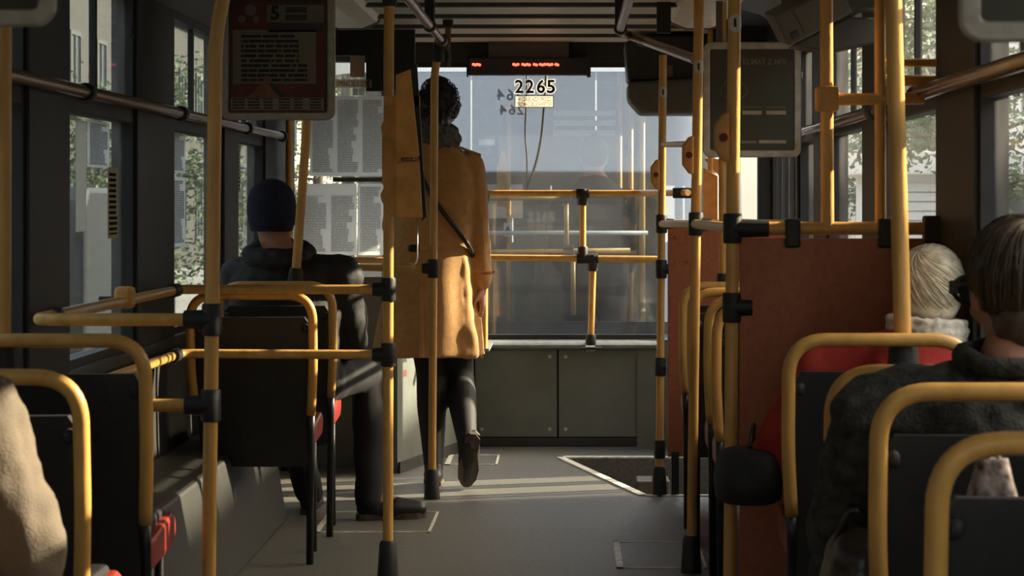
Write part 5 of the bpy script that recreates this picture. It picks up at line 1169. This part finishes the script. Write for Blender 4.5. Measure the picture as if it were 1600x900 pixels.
def house(label, x, side, y0, y1, h, m):
    e = thing('house', label, 'building', (x, (y0+y1)/2, GZ)); mb = MB(); mb.box((x, y0, GZ), (x+side*9, y1, GZ+h)); build('wall', mb, m, e)
    mb = MB(); mb.prism([(x-side*0.4, y0-0.2, GZ+h), (x+side*9.4, y0-0.2, GZ+h), (x+side*4.5, y0-0.2, GZ+h+2.2)], (0, y1-y0+0.4, 0)); build('roof', mb, 'roof_tile', e)
    mb = MB(); mb.box((x-side*0.18, y0, GZ+h-0.35), (x, y1, GZ+h)); build('cornice', mb, 'frame_white' if side > 0 else 'frame_grey', e)
    mb = MB(); mb.box((x-side*0.10, y0, GZ+3.3), (x, y1, GZ+3.55)); build('string_course', mb, 'frame_white' if side > 0 else 'frame_grey', e)
    f, g = facade_window(side); n = max(2, int((y1-y0)/3.0)); z = GZ+1.9
    while z+1.3 < GZ+h:
        for i in range(n):
            o = bpy.data.objects.new('window', f); C.objects.link(o); o.parent = e; o.location = (0, y0+(i+0.5)*(y1-y0)/n-(y0+y1)/2, z-GZ)
            q = bpy.data.objects.new('pane', g); C.objects.link(q); q.parent = o
        z += 3.2
    return e
house('cream house with rows of windows on the right, nearest', 11.5, 1, -22, 13.4, 7.15, 'facade_cream')  # unseen; eave height and far end shaped to block most of the sun
house('white house on the right of the street, past the gap added for the sunbeam', 11.5, 1, 15.95, 70, 7.1, 'facade_white')  # gap before this house added so one sunbeam reaches the tram floor
house('grey house farthest on the right of the street', 11.5, 1, 72, 120, 8.0, 'facade_grey')
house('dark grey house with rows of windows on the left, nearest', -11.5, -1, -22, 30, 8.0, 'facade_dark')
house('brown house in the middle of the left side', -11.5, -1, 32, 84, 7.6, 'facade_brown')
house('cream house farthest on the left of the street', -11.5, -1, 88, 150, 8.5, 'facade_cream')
# white kiosk with a slatted shutter
ks = thing('kiosk', 'white street kiosk with a slatted shutter seen through the right window', 'kiosk', (6.6, 41, GZ))
mb = MB(); mb.box((5.2, 40, GZ), (8.6, 43, GZ+2.55)); build('walls', mb, 'facade_white', ks)
mb = MB(); mb.box((4.9, 39.6, GZ+2.55), (8.9, 43.4, GZ+2.95)); build('roof', mb, 'frame_white', ks, bevel=0.03)
for i in range(13):
    mb = MB(); z = GZ+0.35+i*0.16; mb.box((5.35, 39.94, z), (7.0, 40.0, z+0.135)); build('slat', mb, 'frame_white', ks)
mb = MB(); mb.box((7.25, 39.93, GZ+0.4), (8.3, 40.0, GZ+2.3)); build('window', mb, 'pane_dark', ks)
def tree(label, x, y, h, spread, n, zlow):
    e = thing('tree', label, 'tree', (x, y, GZ)); top = Vector((x, y, GZ+h*0.75))
    mb = MB(); mb.tube([(x, y, GZ), (x+0.05, y, GZ+h*0.4), top], [0.16, 0.12, 0.05], 10); tk = build('trunk', mb, 'bark', e, smooth=True)
    mb = MB(); tips = []
    for i in range(26):
        z = GZ+zlow+random.random()*(h*0.75-zlow); a = random.uniform(0, 6.28); L = spread*random.uniform(0.5, 1.0); p = Vector((x, y, z)); q = p+Vector((math.cos(a)*L, math.sin(a)*L, random.uniform(-0.3, 0.6)))
        m_ = p.lerp(q, 0.5)+Vector((0, 0, 0.15)); mb.tube([p, m_, q], [0.035, 0.022, 0.008], 6); tips += [m_, p.lerp(q, 0.75), q]
    build('branches', mb, 'bark', tk, smooth=True)
    mb = MB()
    for i in range(n):
        c = random.choice(tips)+Vector((random.gauss(0, 0.28), random.gauss(0, 0.28), random.gauss(0, 0.22))); d = Vector((random.gauss(0, 1), random.gauss(0, 1), random.gauss(0, 0.6))).normalized(); u = d.orthogonal().normalized(); s_ = random.uniform(0.05, 0.09)
        mb.add([c-d*s_, c+u*s_*0.5, c+d*s_, c-u*s_*0.5], [(0, 1, 2, 3)])
    f = build('foliage', mb, 'leaf', e); f['kind'] = 'stuff'
tree('leafy street tree near the right windows', 5.5, 33, 6.5, 2.0, 4200, 2.0)
tree('second leafy street tree further along on the right', 7.6, 52, 7.5, 2.6, 4200, 1.8)
tree('street tree on the left beyond the van', -6.2, 58, 8.0, 2.6, 4200, 1.6)
tree('street tree far along the left pavement', -7.4, 84, 9.0, 3.0, 3600, 1.4)
tree('bushy low tree on the left pavement before the brown house', -8.4, 46, 5.5, 2.2, 5200, 0.6)
# parked van on the left
vn = thing('van', 'dark parked van outside the left windows', 'van', (-6.0, 27, GZ)); x0, x1 = -6.9, -5.0
prof = [(24.5, 0.35), (24.5, 2.1), (24.7, 2.25), (28.0, 2.25), (28.9, 1.45), (29.9, 1.2), (30.1, 0.9), (30.1, 0.35)]
mb = MB(); mb.prism([(x0, y, GZ+z) for y, z in prof], (x1-x0, 0, 0)); build('bodywork', mb, 'van_paint', vn, bevel=0.06, seg=3)
mb = MB(); mb.prism([(x1, y, GZ+z) for y, z in ((26.8, 1.35), (28.75, 1.35), (28.0, 2.05), (26.8, 2.05))], (0.012, 0, 0)); build('side_window', mb, 'pane_dark', vn)
mb = MB(); mb.box((-6.7, 24.485, GZ+1.35), (-5.2, 24.5, GZ+2.0)); build('rear_window', mb, 'pane_dark', vn)
for yy in (25.5, 29.1):
    for xx in (x0+0.1, x1-0.1):
        mb = MB(); mb.tube([(xx-0.11, yy, GZ+0.35), (xx+0.11, yy, GZ+0.35)], 0.35, 20); smooth_by_angle(build('wheel', mb, 'rubber', vn))
